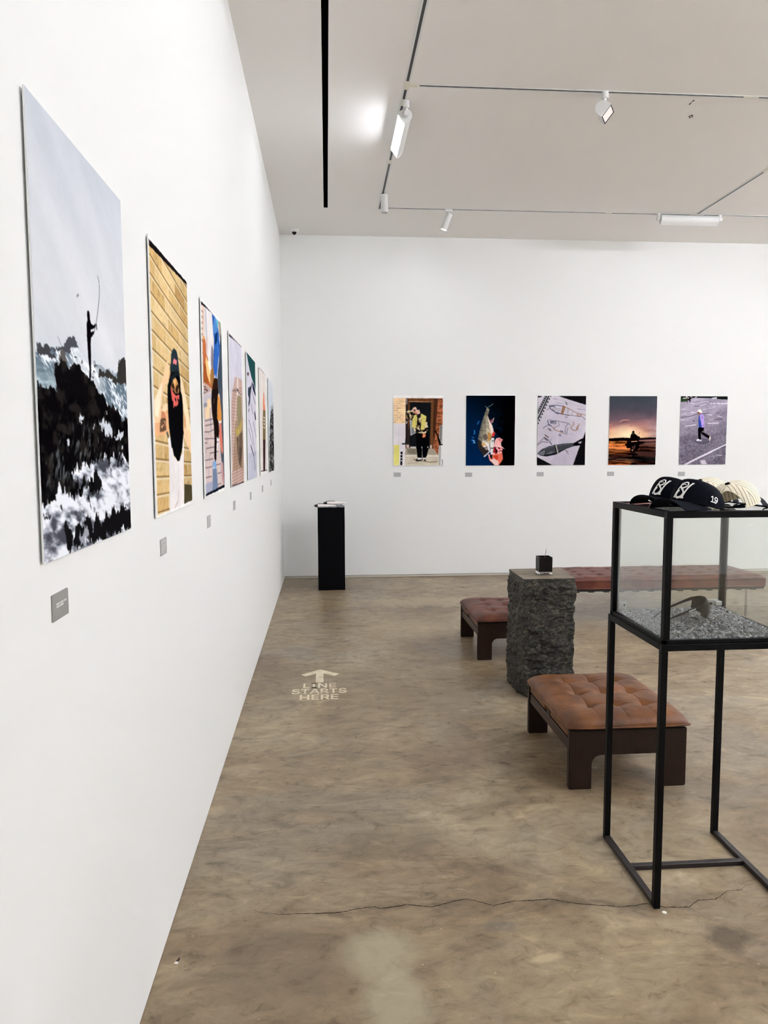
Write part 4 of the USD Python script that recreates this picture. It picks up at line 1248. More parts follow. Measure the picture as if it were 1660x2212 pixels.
def washer(label, c, ex, aim, L, name='wall_washer', w=0.09, light='lamp_light', rim='white_paint', brackets=True, cat='lamp', group=None):
    ex, aim = np.asarray(ex, float), np.asarray(aim, float)
    ez = -aim / np.linalg.norm(aim); ex = ex - ez * (ex @ ez); ex /= np.linalg.norm(ex); ey = np.cross(ez, ex)
    t = X(name, label, cat, loc=c, axes=(ex, ey, ez), group=group)
    prof = d_profile(w, w * 0.72)
    M(t, 'housing', extr(prof, L, ((0, 1, 0), (0, 0, 1), (1, 0, 0)), (-L / 2, 0, 0)), LOOK['white_paint'], smooth=35)
    for s in (-1, 1):
        x0 = s * L / 2
        M(t, 'end_plate', extr(prof.buffer(0.003), 0.006, ((0, 1, 0), (0, 0, 1), (1, 0, 0)), (x0 - (0.006 if s < 0 else 0), 0, 0)), LOOK['white_paint'])
    M(t, 'diffuser', bx(-L / 2 + 0.008, -w / 2 + 0.006, -0.0022, L / 2 - 0.008, w / 2 - 0.006, -0.0004), LOOK[light])
    r = 0.005
    M(t, 'rim', cat_(bx(-L / 2, -w / 2, -0.005, L / 2, -w / 2 + r, 0), bx(-L / 2, w / 2 - r, -0.005, L / 2, w / 2, 0), bx(-L / 2, -w / 2, -0.005, -L / 2 + r, w / 2, 0), bx(L / 2 - r, -w / 2, -0.005, L / 2, w / 2, 0)), LOOK[rim])
    if brackets:
        T = np.stack([ex, ey, ez])            # rows: world directions of the local axes
        C = np.asarray(c, float)
        mid = C + ez * (w * 0.42)

        def loc(p):
            return T @ (np.asarray(p, float) - C)
        for s in (-1, 1):
            e = mid + ex * s * (L / 2 + 0.022)
            top = np.array([e[0], e[1], H_ - 0.003])
            M(t, 'adaptor', cyl(loc(top), loc(top - [0, 0, 0.05]), 0.021, 20), LOOK['white_paint'], smooth=40)
            M(t, 'stem', cyl(loc(top - [0, 0, 0.05]), loc(e), 0.010, 14), LOOK['white_paint'], smooth=40)
            M(t, 'knob', cyl(loc(e - ex * 0.024), loc(e + ex * 0.02), 0.019, 20), LOOK['white_paint'], smooth=40)
    return t


G1 = 'linear wall washers'
ORD = ('first', 'second', 'third', 'fourth', 'fifth', 'sixth', 'seventh', 'eighth')
washer('glowing white linear wall washer on the left track, aimed at the left wall', (1.075, 5.735, 3.885), (0, 1, 0), (-0.8, 0, -0.6), 0.62, group=G1)
washer('long white wall washer seen from behind, lighting the back wall', (4.355, 7.75, 3.925), (-1, 0, 0), (0, 0.82, -0.57), 0.62, group=G1, light='lamp_light_rear')
# lamps of the same kind further along the tracks, outside the picture
for k, y in enumerate((3.45, 2.5, 1.55, 0.6, -0.6, -1.8, -3.0)):
    washer('linear wall washer on the left track, ' + ORD[k + 1] + ' from the back', (1.075, y, 3.885), (0, 1, 0), (-0.42, 0, -0.91), 0.62, group=G1, light='lamp_light_near')
for k, x in enumerate((5.7, 6.6, 7.5)):
    washer('linear wall washer under the middle track, ' + ORD[k] + ' to the right of the square lamp', (x, 5.20, 3.885), (-0.7, -0.7, 0), (-0.58, 0.5, -0.64), 0.62, group=G1, light='lamp_light_mid')
for k, y in enumerate((3.4, 1.4, -0.6)):
    washer('linear wall washer across the room facing the left wall, ' + ORD[k] + ' from the back', (4.435, y, 3.885), (0, 1, 0), (-0.75, 0, -0.66), 0.62, group=G1, light='lamp_light_cross')
for k, y in enumerate((2.4, 0.4)):
    washer('linear wall washer turned to the back wall on the right track, ' + ORD[k] + ' from the back', (4.435, y, 3.885), (1, 0, 0), (-0.3, 0.86, -0.42), 0.62, group=G1, light='lamp_light_hall')
washer('linear wall washer lighting the right part of the back wall', (6.9, 7.75, 3.925), (-1, 0, 0), (0, 0.6, -0.8), 0.62, group=G1, light='lamp_light_rear')
for k, y in enumerate((4.6, 2.7, 0.8, -1.1)):
    washer('linear wall washer aimed at the right wall, ' + ORD[k] + ' from the back', (W_ - 1.1, y, 3.885), (0, 1, 0), (0.8, 0, -0.6), 0.62, group=G1, light='lamp_light_far')

for k, x in enumerate((2.0, 4.4, 6.8)):
    washer('linear wall washer aimed at the front wall, ' + ORD[k] + ' from the left', (x, Y0 + 1.1, 3.925), (1, 0, 0), (0, -0.75, -0.66), 0.62, group=G1, light='lamp_light_front')

# the short square-faced lamp under the middle track
L_ = np.array([0.5, 0.86, 0.0]); L_ /= np.linalg.norm(L_)
aim_ = np.array([0.65, -0.38, -0.64]); aim_ /= np.linalg.norm(aim_)
t = washer('white lamp with a black-edged square opening, turned to the right under the middle track', (2.475, 5.16, 3.845), L_, aim_, 0.125, name='square_lamp', w=0.092, light='lamp_light_soft', rim='rim_black', brackets=False)
T = np.stack([L_, np.cross(-aim_, L_), -aim_]); C0 = np.array([2.475, 5.16, 3.845])
hinge = C0 - aim_ * 0.05
for nm, a, b, r in (('adaptor', (2.462, 5.18, 3.997), (2.462, 5.18, 3.955), 0.024), ('stem', (2.462, 5.18, 3.96), tuple(hinge), 0.011)):
    M(t, nm, cyl(T @ (np.array(a) - C0), T @ (np.array(b) - C0), r, 20), LOOK['white_paint'], smooth=40)


def spot(label, top, aim, L=0.165, r=0.033, lit=True, drop=0.035, ring=False):
    top, aim = np.asarray(top, float), np.asarray(aim, float)
    aim /= np.linalg.norm(aim)
    t = X('spotlight', label, 'spotlight', loc=tuple(top))
    M(t, 'adaptor', bx(-0.045, -0.017, -0.028, 0.03, 0.017, -0.003, 0.003), LOOK['white_paint'])
    p = np.array([0.0, 0.0, -0.02 - drop]) - aim * 0.01
    M(t, 'stem', cyl((0, 0, -0.02), p + aim * 0.03, 0.008, 12), LOOK['white_paint'], smooth=40)
    q = p + aim * L
    prof = [[0, 0], [r * .9, 0], [r, 0.004], [r, L], [r - 0.004, L], [r - 0.004, L - 0.02], [0, L - 0.02]]
    m = trimesh.creation.revolve(prof, sections=32)
    m.apply_transform(trimesh.geometry.align_vectors([0, 0, 1], aim)); m.apply_translation(p)
    M(t, 'housing', m, LOOK['white_paint'], smooth=40)
    if lit:
        M(t, 'lens', cyl(q - aim * 0.006, q - aim * 0.003, r - 0.005, 24), LOOK['spot_light'])
    if ring:
        m = trimesh.creation.revolve([[r, L - 0.006], [r + 0.012, L - 0.004], [r + 0.012, L - 0.001], [r, L]], sections=32)
        m.apply_transform(trimesh.geometry.align_vectors([0, 0, 1], aim)); m.apply_translation(p)
        M(t, 'collar', m, LOOK['white_paint'], smooth=40)
    return t


spot('plain white cylinder spotlight pointing straight down at the end of the left track', (1.097, 7.33, H_), (0.02, 0, -1), lit=False, r=0.036, drop=-0.005, L=0.17)
spot('white cylinder spotlight with glowing face, tilted left on the rear track', (1.80, 7.735, H_), (-0.33, 0.15, -0.9), ring=True)
# more of them on the tracks to the right, outside the picture, aimed into the room
for i, (x, y, a) in enumerate([(6.3, 5.18, (-0.45, -0.25, -1)), (7.4, 5.18, (0.1, -0.3, -1)), (4.9, 1.6, (-0.35, 0.1, -1)), (2.6, 1.0, (-0.1, 0.1, -1)), (6.4, -1.0, (-0.2, 0.1, -1)), (3.0, -2.0, (0, 0.1, -1)), (5.7, 5.18, (-0.3, 0.3, -1))]):
    spot('white cylinder spotlight of the far tracks, the ' + ORD[i] + ' one', (x, y, H_), a)

t = X('security_camera', 'small white dome camera with black eye on the ceiling by the corner', 'camera', loc=(0.178, 8.56, H_))
M(t, 'base', trimesh.creation.revolve([[0, 0], [0.056, 0], [0.056, -0.008], [0.050, -0.016], [0.034, -0.026], [0, -0.028]], sections=36), LOOK['white_plastic'], smooth=40)
M(t, 'eye', trimesh.creation.revolve([[0, -0.024], [0.026, -0.026], [0.023, -0.040], [0.012, -0.052], [0, -0.056]], sections=30), LOOK['vase_black'], smooth=60)
t = X('ceiling_ring', 'tiny dark diamond-shaped ring set in the ceiling right of the square lamp', 'ceiling fitting', loc=(3.24, 5.50, H_))
sq = Point(0, 0).buffer(0.016, 1).difference(Point(0, 0).buffer(0.0115, 1))
M(t, 'ring', extr(sq, 0.004, ((1, 0, 0), (0, 1.6, 0), (0, 0, -1)), (0, 0, 0)), LOOK['crack_dark'])
M(t, 'cover', extr(Point(0, 0).buffer(0.0115, 1), 0.002, ((1, 0, 0), (0, 1.6, 0), (0, 0, -1)), (0, 0, 0)), LOOK['white_paint'])
M(None, 'ceiling_slit', extr(unary_union([sbox(-0.003, -0.035, 0.003, -0.01), sbox(-0.003, 0.005, 0.003, 0.035)]), 0.002, ((1, 0, 0), (0, 1, 0), (0, 0, -1)), (3.135, 5.285, H_)), LOOK['crack_dark'], label='tiny dark slit in the ceiling behind the middle track', cat='ceiling fitting')

# ---------------------------------------------------------------- floor lettering
t = X('floor_sign', 'worn white floor lettering LINE STARTS HERE below a forward arrow', 'floor sign', loc=(0.457, 4.63, 0.0))
ar = unary_union([LineString([(0, 0.17), (0, 0.425)]).buffer(0.026, cap_style=2), LineString([(-0.112, 0.325), (0.003, 0.42), (0.118, 0.325)]).buffer(0.027, cap_style=2, join_style=2)]).intersection(sbox(-0.2, 0, 0.2, 0.457))
M(t, 'arrow', extr(ar, 0.0008), LOOK['decal_white'])


def word(txt, cx, z0, w, h):
    m = meshkit.text_mesh(txt, h, 0.0008, bold=True)
    b = m.bounds
    m.apply_translation([-(b[0, 0] + b[1, 0]) / 2, -b[0, 1], 0])
    m.apply_scale([w / (b[1, 0] - b[0, 0]), h / (b[1, 1] - b[0, 1]), 1])
    m.apply_translation([cx, z0, 0])
    return m


M(t, 'word', cat_(word('LINE', 0.002, 0.058, 0.215, 0.092), bx(-0.062, 0.058, 0, -0.014, 0.072, 0.0008), bx(-0.062, 0.136, 0, -0.014, 0.150, 0.0008)), LOOK['decal_white'], label='the word LINE')
M(t, 'word', word('STARTS', 0.0, -0.055, 0.352, 0.094), LOOK['decal_white'], label='the word STARTS')
M(t, 'word', word('HERE', 0.0, -0.168, 0.242, 0.092), LOOK['decal_white'], label='the word HERE')

M(None, 'paint_chip', cyl((1.632, 2.258, 0), (1.632, 2.258, 0.0015), 0.0075, 14), LOOK['chip_white'], label='round white chip on the floor in front of the case leg', cat='debris')
t = X('wood_chip', 'small white and brown splinter on the floor near the left wall', 'debris', loc=(0.05, 2.155, 0))
M(t, 'white_end', trimesh.convex.convex_hull(np.array([(-.006, -.014, 0), (.004, -.016, 0), (.006, -.006, 0), (-.005, -.005, 0), (0, -.01, .004)])), LOOK['chip_white'])
M(t, 'dark_end', trimesh.convex.convex_hull(np.array([(-.003, -.005, 0), (.006, -.006, 0), (.009, .006, 0), (.004, .016, 0), (.003, .004, .004)])), LOOK['chip_dark'])

# ---------------------------------------------------------------- black pedestal with its gravel and two white pieces
px0, px1, py0, py1, pz = 0.414, 0.707, 8.0, 8.29, 0.908
t = X('pedestal', 'tall matt black pedestal near the far left corner', 'pedestal', loc=((px0 + px1) / 2, (py0 + py1) / 2, 0))
hw = (px1 - px0) / 2
M(t, 'body', bx(-hw, -0.145, 0.0, hw, 0.145, pz - 0.008, 0.002), LOOK['pedestal_black'])
M(t, 'top_lip', cat_(bx(-hw, -0.145, pz - 0.008, hw, -0.139, pz), bx(-hw, 0.139, pz - 0.008, hw, 0.145, pz), bx(-hw, -0.139, pz - 0.008, -hw + 0.006, 0.139, pz), bx(hw - 0.006, -0.139, pz - 0.008, hw, 0.139, pz)), LOOK['pedestal_black'])
BASE_PEB = trimesh.creation.icosphere(subdivisions=1)


def pebbles(name, n, x0, x1, y0, y1, zf, size, seed, label, cat):
    rng = np.random.RandomState(seed)
    V, F, Cc, k = [], [], [], 0
    nv = len(BASE_PEB.vertices)
    for i in range(n):
        s = size * rng.uniform(0.65, 1.25)
        a = np.array([s * rng.uniform(0.9, 1.35), s * rng.uniform(0.55, 0.8), s * rng.uniform(0.3, 0.5)])
        v = BASE_PEB.vertices * (1 + 0.18 * (rng.rand(nv, 1) - 0.5)) * a
        R = trimesh.transformations.euler_matrix(rng.normal(0, 0.45), rng.normal(0, 0.45), rng.uniform(0, 6.3))[:3, :3]
        m = a[0] * 0.9
        x, y = rng.uniform(x0 + m, x1 - m), rng.uniform(y0 + m, y1 - m)
        v = v @ R.T + [x, y, zf(x, y) + rng.uniform(0.0, 0.6) * size * 0.55]
        V.append(v); F.append(BASE_PEB.faces + k); k += nv
        g = np.clip(rng.normal(140, 27), 74, 215) if rng.rand() > 0.05 else rng.uniform(180, 225)
        Cc.append(np.tile(lin(np.array([g * 0.985, g, g * 1.015]) + rng.normal(0, 2.5, 3)), (nv, 1)))
    # the bed under the loose stones
    gx, gy = np.meshgrid(np.linspace(x0, x1, 24), np.linspace(y0, y1, 24))
    gz = np.vectorize(zf)(gx, gy) - 0.001
    b = np.stack([gx, gy, gz], -1).reshape(-1, 3)
    V.append(b); F.append(grid_faces(24, 24) + k); Cc.append(np.tile(lin((70, 71, 72)), (len(b), 1)))
    return M(None, name, trimesh.Trimesh(np.vstack(V), np.vstack(F), process=False), LOOK['pebble'], smooth=False, label=label, cat=cat, kind='stuff', color=np.vstack(Cc))


pebbles('gravel', 420, px0 + 0.007, px1 - 0.007, py0 + 0.007, py1 - 0.007, lambda x, y: pz - 0.004 + 0.010 * math.exp(-((x - 0.66) / 0.07) ** 2), 0.011, 3, 'grey gravel on top of the black pedestal', 'gravel')


def lure(label, c, yaw, pitch, L, r):
    t = X('lure', label, 'lure', loc=c, axes=[trimesh.transformations.euler_matrix(0, -pitch, yaw, 'sxyz')[:3, k] for k in range(3)], group='white pieces on the pedestal')
    s = np.linspace(0, 1, 26)
    prof = [(max(1e-5, r * (math.sin(math.pi * min(1, u ** 0.62)) ** 0.55)), L * u) for u in s]
    nose = [p for p in prof if p[1] <= L * 0.16]; body = [p for p in prof if p[1] >= L * 0.155]

    def lathe(pr, fat=1.0):
        pr = [[0, pr[0][1]]] + [[a * fat, b] for a, b in pr] + [[0, pr[-1][1]]]
        m = trimesh.creation.revolve(pr, sections=28)
        m.apply_transform(np.array([[0, 0, 1, 0], [1, 0, 0, 0], [0, 1, 0, 0], [0, 0, 0, 1.0]]))
        m.apply_scale([1, 1.25, 0.75])
        return m
    M(t, 'body', lathe(body), LOOK['lure_white'], smooth=60)
    M(t, 'nose', lathe(nose, 1.06), LOOK['black_plastic'], smooth=60)
    M(t, 'back_strap', tube([(L * (0.14 + 0.36 * u), 0.0, r * 0.80 * 0.75 + 0.006 * math.sin(math.pi * u) + r * 0.1) for u in np.linspace(0, 1, 12)], 0.003), LOOK['black_plastic'], smooth=60)


lure('white teardrop piece with black nose, lower left on the pedestal gravel', (0.374, 8.03, 0.930), 0.06, -0.02, 0.25, 0.024)
lure('white teardrop piece with black nose, overlapping behind on the pedestal gravel', (0.475, 8.12, 0.952), -0.03, -0.01, 0.265, 0.026)


# ---------------------------------------------------------------- tufted leather footstools
def cushion_mesh(x0, x1, y0, y1, zb, puff, bx_, by_, nu, nv, edge=7.0, btn=0.016, sig=0.034, seam=0.0036, over=0.0, seed=0, corner=0.03):
    """closed pillow: tufted top, rounded edge; bx_, by_ are the button columns and rows (fractions)"""
    def spread(n):
        t = np.linspace(-1, 1, n)
        return (np.sign(t) * (1 - (1 - np.abs(t)) ** 1.35) + 1) / 2
    s, q = np.meshgrid(spread(nu), spread(nv))
    Lx, Ly = x1 - x0, y1 - y0
    a, b = np.abs(2 * s - 1), np.abs(2 * q - 1)
    E = (np.clip(1 - a ** edge, 0, 1) * np.clip(1 - b ** edge, 0, 1)) ** 0.45
    X_, Y_ = s * Lx, q * Ly
    z = puff * E
    for fx in bx_:
        d = np.abs(X_ - fx * Lx)
        z -= (seam * np.exp(-(d / 0.0036) ** 2) + 0.0016 * np.exp(-(d / 0.022) ** 2)) * E ** 3
    for fy in by_:
        d = np.abs(Y_ - fy * Ly)
        z -= (seam * np.exp(-(d / 0.0036) ** 2) + 0.0016 * np.exp(-(d / 0.022) ** 2)) * E ** 3
    for fx in bx_:
        for fy in by_:
            d2 = (X_ - fx * Lx) ** 2 + (Y_ - fy * Ly) ** 2
            z -= btn * np.exp(-d2 / sig ** 2) * E + 0.006 * np.exp(-d2 / 0.010 ** 2)
    z += (meshkit.fbm(np.stack([X_ * 9 + seed, Y_ * 9, X_ * 0], -1), 3, seed) - 0.5) * 0.010 * E
    # pull the corners in a little so that they are round
    cx, cy = 2 * s - 1, 2 * q - 1
    k = 1 - corner * (np.abs(cx) ** 6) * (np.abs(cy) ** 6)
    xx = x0 + (cx * k + 1) / 2 * Lx
    yy = y0 + (cy * k + 1) / 2 * Ly
    top = np.stack([xx, yy, zb + z], -1).reshape(-1, 3)
    bot = np.stack([xx, yy, np.full_like(z, zb - 0.004)], -1).reshape(-1, 3)
    F = grid_faces(nu, nv)
    n = nu * nv
    ring = np.r_[np.arange(nu), np.arange(1, nv) * nu + nu - 1, (nv - 1) * nu + np.arange(nu - 2, -1, -1), np.arange(nv - 2, 0, -1) * nu]
    r2 = np.roll(ring, -1)
    side = np.vstack([np.stack([ring, r2 + n, r2], -1), np.stack([ring, ring + n, r2 + n], -1)])
    m = trimesh.Trimesh(np.vstack([top, bot]), np.vstack([F, F[:, ::-1] + n, side]), process=False)
    return m, top.reshape(nv, nu, 3)[tuple(np.array(np.unravel_index(ring, (nv, nu))))]


def footstool(label, x, y, leatherm, seed):
    """x, y: front left corner of the frame on the floor"""
    w, d, ph, th = 0.55, 0.70, 0.276, 0.032
    t = X('footstool', label, 'footstool', loc=(x + w / 2, y + d / 2, 0), group='tufted leather footstools')
    x0, x1, y0, y1 = -w / 2, w / 2, -d / 2, d / 2
    arch = sbox(0.106, -0.1, w - 0.106, 0.158)
    arch = unary_union([sbox(0.106, -0.1, w - 0.106, 0.158 - 0.045), Polygon([(0.106 + 0.045, 0.1)] + [(0.106 + 0.045 - 0.045 * math.sin(a), 0.113 + 0.045 * math.cos(a)) for a in np.linspace(0, math.pi / 2, 9)][::-1] + [(0.151, 0.158), (w - 0.151, 0.158)] + [(w - 0.151 + 0.045 * math.sin(a), 0.113 + 0.045 * math.cos(a)) for a in np.linspace(0, math.pi / 2, 9)]).convex_hull])
    panel = rrect(w, ph, 0.008).difference(arch).buffer(-0.003).buffer(0.003)
    for yy in (y0, y1 - th):
        M(t, 'end_panel', cat_(extr(panel.buffer(-0.003), th, ((1, 0, 0), (0, 0, 1), (0, 1, 0)), (x0, yy, 0)), extr(panel, th - 0.007, ((1, 0, 0), (0, 0, 1), (0, 1, 0)), (x0, yy + 0.0035, 0))), LOOK['wood_dark'])
        for xx in (x0 + 0.05, x1 - 0.05):
            M(t, 'glide', cyl((xx, yy + th / 2, 0), (xx, yy + th / 2, 0.004), 0.008, 12), LOOK['foot_glide'])
    for sx in (x0 + 0.006, x1 - 0.028):
        M(t, 'side_rail', cat_(bx(sx, y0 + th, 0.172, sx + 0.022, y1 - th, 0.222, 0.003), bx(sx + 0.002, -0.028, 0.222, sx + 0.02, 0.028, 0.262)), LOOK['wood_rail'])
    cb = M(t, 'cushion_box', cat_(bx(x0 + 0.004, y0 + th + 0.004, 0.231, x1 - 0.004, -0.045, 0.297, 0.006), bx(x0 + 0.004, 0.045, 0.231, x1 - 0.004, y1 - th - 0.004, 0.297, 0.006), bx(x0 + 0.03, -0.06, 0.231, x1 - 0.03, 0.06, 0.297)), LOOK[leatherm])
    m, ring = cushion_mesh(x0 - 0.016, x1 + 0.016, y0 - 0.018, y1 - 0.012, 0.293, 0.052, (0.27, 0.5, 0.73), (0.25, 0.5, 0.75), 200, 220, seed=seed)
    cu = M(t, 'cushion', m, LOOK[leatherm], smooth=50)
    rp = ring[::2].copy(); rp[:, 2] = 0.2915
    M(cu, 'piping', tube(rp, 0.0045, 8, closed=True), LOOK[leatherm], smooth=60)
    return t


footstool('tan leather tufted footstool in front, behind the display case legs', 1.602, 3.15, 'leather_tan', 2)
footstool('red-brown leather tufted footstool half hidden behind the rough stone block', 1.608, 5.212, 'leather_brown', 5)

# ---------------------------------------------------------------- long leather daybed
bx0, bx1, by0, by1 = 2.60, 4.475, 6.28, 6.90
t = X('daybed', 'long dark red tufted leather bench on chrome legs near the back wall', 'bench', loc=((bx0 + bx1) / 2, (by0 + by1) / 2, 0))
hx, hy = (bx1 - bx0) / 2, (by1 - by0) / 2
m, ring = cushion_mesh(-hx, hx, -hy, hy, 0.372, 0.036, [k / 10 for k in range(1, 10)], [0.25, 0.5, 0.75], 230, 84, edge=16, btn=0.009, sig=0.032, seam=0.003, seed=9, corner=0.012)
cu = M(t, 'cushion', m, LOOK['leather_red'], smooth=50)
M(cu, 'box_side', bx(-hx + 0.003, -hy + 0.003, 0.296, hx - 0.003, hy - 0.003, 0.374, 0.008), LOOK['leather_red'])
for zz in (0.373, 0.302):
    rr_ = ring[::2].copy(); rr_[:, 2] = zz
    M(cu, 'piping', tube(rr_, 0.005, 6, closed=True), LOOK['leather_red'], smooth=60)
M(t, 'frame', bx(-hx + 0.015, -hy + 0.012, 0.276, hx - 0.015, hy - 0.012, 0.297, 0.003), LOOK['strap_black'])
for k in range(13):
    xx = -hx + 0.12 + k * (2 * hx - 0.24) / 12
    M(t, 'strap', bx(xx - 0.025, -hy + 0.006, 0.268, xx + 0.025, hy - 0.006, 0.278, 0.002), LOOK['strap_black'])
for sx in (-1, 1):
    for sy in (-1, 1):
        M(t, 'leg', cyl((sx * (hx - 0.115), sy * (hy - 0.12), 0), (sx * (hx - 0.115), sy * (hy - 0.12), 0.278), 0.0125, 24), LOOK['chrome'], smooth=40)


# ---------------------------------------------------------------- rough stone block
def stone():
    n, nz = 56, 190
    top = np.array([(1.712, 4.362), (2.036, 4.366), (2.074, 4.752), (1.716, 4.744)])
    base = np.array([(1.716, 4.360), (2.030, 4.372), (2.062, 4.752), (1.706, 4.742)])
    per = []
    for k in range(4):
        for i in range(n):
            per.append((k, i / n))
    P = len(per)
    zz = np.linspace(0, 0.752, nz)
    V = np.zeros((nz, P, 3))
    for j, z in enumerate(zz):
        c = base + (top - base) * (z / 0.752)
        for a, (k, f) in enumerate(per):
            p = c[k] * (1 - f) + c[(k + 1) % 4] * f
            V[j, a] = (p[0], p[1], z)
    cen = np.array([1.885, 4.555])
    nrm = V[:, :, :2] - cen
    nn = np.zeros_like(V)
    for a, (k, f) in enumerate(per):
        e = top[(k + 1) % 4] - top[k]
        d = np.array([e[1], -e[0]]) / np.linalg.norm(e)
        e2 = None
        if f < 0.04:
            e2 = top[k] - top[k - 1]
        elif f > 0.96:
            e2 = top[(k + 2) % 4] - top[(k + 1) % 4]
        if e2 is not None:
            d = d + np.array([e2[1], -e2[0]]) / np.linalg.norm(e2); d /= np.linalg.norm(d)
        nn[:, a, :2] = d
    q = V * np.array([1, 1, 1.5])
    big = meshkit.fbm(q * 9, 3, 4) - 0.5
    rid = 1 - np.abs(2 * meshkit.fbm(V * np.array([17, 17, 22]), 4, 8) - 1)
    fine = meshkit.fbm(V * np.array([55, 55, 75]), 3, 15) - 0.5
    fade = np.clip((0.752 - V[:, :, 2]) / 0.05, 0.25, 1)
    h = (big * 0.042 + (rid - 0.75) * 0.026 + fine * 0.010) * fade
    V = V + nn * h[:, :, None]
    # broken lower front left corner
    cut = np.clip(((1.80 - V[:, :, 0]) / 0.10) * ((4.50 - V[:, :, 1]) / 0.14), 0, 1) * np.clip((0.16 - V[:, :, 2]) / 0.16, 0, 1)
    V[:, :, 0] += cut * 0.05; V[:, :, 1] += cut * 0.03
    V[1:-1, :, 2] += (meshkit.fbm(V[1:-1] * 30, 2, 3) - 0.5) * 0.006
    v = V.reshape(-1, 3)
    F = grid_faces(P, nz, wrap=True)
    b = len(v)
    v = np.vstack([v, [[1.885, 4.555, 0]]])
    low = [[b, (i + 1) % P, i] for i in range(P)]
    side = trimesh.Trimesh(v, np.vstack([F, low]), process=False)
    # top: rings towards the middle
    rim = V[-1]
    rings = []
    for s in np.linspace(1, 0.0, 22):
        r = cen + (rim[:, :2] - cen) * s
        zt = 0.752 + (meshkit.fbm(np.c_[r * 12, np.zeros(P)], 4, 6) - 0.5) * 0.010 * (s < 0.999) - 0.000
        rings.append(np.c_[r, zt])
    tv = np.array(rings).reshape(-1, 3)
    return side, trimesh.Trimesh(tv, grid_faces(P, 22, wrap=True), process=False), cen


sd, tp, cen = stone()
t = X('stone_block', 'rough-hewn dark grey stone block used as a side table', 'stone block', loc=(cen[0], cen[1], 0))
for m in (sd, tp):
    m.apply_translation([-cen[0], -cen[1], 0])
M(t, 'block', sd, LOOK['rough_stone'], smooth=True)
M(t, 'sawn_top', tp, LOOK['stone_top'], smooth=True, label='flat brownish top')

vx, vy, vz = 1.892, 4.545, 0.7545
t = X('glass_holder', 'small square black glass holder on the stone block', 'vase', loc=(vx, vy, vz))
a = 0.0425


def sqring(z0, z1, r0, r1, inner):
    o = sbox(-r0, -r0, r0, r0).buffer(0.004, 3)
    i = sbox(-inner, -inner, inner, inner).buffer(0.003, 3)
    return extr(o.difference(i), z1 - z0, ((1, 0, 0), (0, 1, 0), (0, 0, 1)), (0, 0, z0))


M(t, 'base', extr(sbox(-a + 0.004, -a + 0.004, a - 0.004, a - 0.004).buffer(0.004, 3), 0.016, ((1, 0, 0), (0, 1, 0), (0, 0, 1)), (0, 0, 0)), LOOK['solid_glass'], label='clear glass base')
M(t, 'cup', cat_(extr(sbox(-a + 0.004, -a + 0.004, a - 0.004, a - 0.004).buffer(0.004, 3), 0.012, ((1, 0, 0), (0, 1, 0), (0, 0, 1)), (0, 0, 0.016)), sqring(0.028, 0.108, a - 0.004, a, a - 0.009)), LOOK['vase_black'])
M(None, 'incense_stick', cyl((vx - 0.004, vy + 0.004, vz + 0.028), (vx + 0.010, vy - 0.01, vz + 0.158), 0.0016, 8), LOOK['incense'], label='thin stick standing in the square black glass holder', cat='incense')

# ---------------------------------------------------------------- display case
cx0, cx1, cy0, cy1 = 1.611, 2.066, 2.283, 2.737
lx0, lx1, ly0, ly1 = cx0 - 0.006, cx1 + 0.006, cy0 - 0.005, cy1 + 0.005
ccx, ccy = (cx0 + cx1) / 2, (cy0 + cy1) / 2
t = X('display_case', 'black steel display case with glass sides on tall thin legs', 'display case', loc=(ccx, ccy, 0))
P_ = 0.022


def cb_(x0, y0, z0, x1, y1, z1, b=0.0012):
    return bx(x0 - ccx, y0 - ccy, z0, x1 - ccx, y1 - ccy, z1, b)


zl0, zl1, zu0, zt = 0.886, 0.908, 0.909, 1.345
for xx, yy in ((lx0, ly0), (lx1 - P_, ly0), (lx0, ly1 - P_), (lx1 - P_, ly1 - P_)):
    M(t, 'leg', cb_(xx, yy, 0.0, xx + P_, yy + P_, zl0), LOOK['black_metal'])
for xx in (lx0, lx1 - P_):
    M(t, 'floor_bar', cb_(xx, ly0 + P_, 0.0, xx + P_, ly1 - P_, 0.018), LOOK['dark_steel'])
M(t, 'cross_bar', cb_(lx0 + P_, 2.503, 0.0, lx1 - P_, 2.503 + P_, 0.018), LOOK['dark_steel'])
M(t, 'lower_rim', cat_(cb_(lx0, ly0, zl0, lx1, ly0 + P_, zl1), cb_(lx0, ly1 - P_, zl0, lx1, ly1, zl1), cb_(lx0, ly0 + P_, zl0, lx0 + P_, ly1 - P_, zl1), cb_(lx1 - P_, ly0 + P_, zl0, lx1, ly1 - P_, zl1)), LOOK['black_metal'])
M(t, 'tray', cb_(lx0 + P_, ly0 + P_, zl0 + 0.004, lx1 - P_, ly1 - P_, zl1 - 0.004), LOOK['black_metal'])
for xx, yy in ((cx0, cy0), (cx1 - P_, cy0), (cx0, cy1 - P_), (cx1 - P_, cy1 - P_)):
    M(t, 'corner_post', cb_(xx, yy, zu0 + 0.012, xx + P_, yy + P_, zt - P_), LOOK['black_metal'])
M(t, 'bottom_rim', cat_(cb_(cx0, cy0, zu0, cx1, cy0 + P_ * .6, zu0 + 0.012, .0006), cb_(cx0, cy1 - P_, zu0, cx1, cy1, zu0 + 0.012, .0006), cb_(cx0, cy0, zu0, cx0 + P_ * .6, cy1, zu0 + 0.012, .0006), cb_(cx1 - P_ * .6, cy0, zu0, cx1, cy1, zu0 + 0.012, .0006)), LOOK['black_metal'])
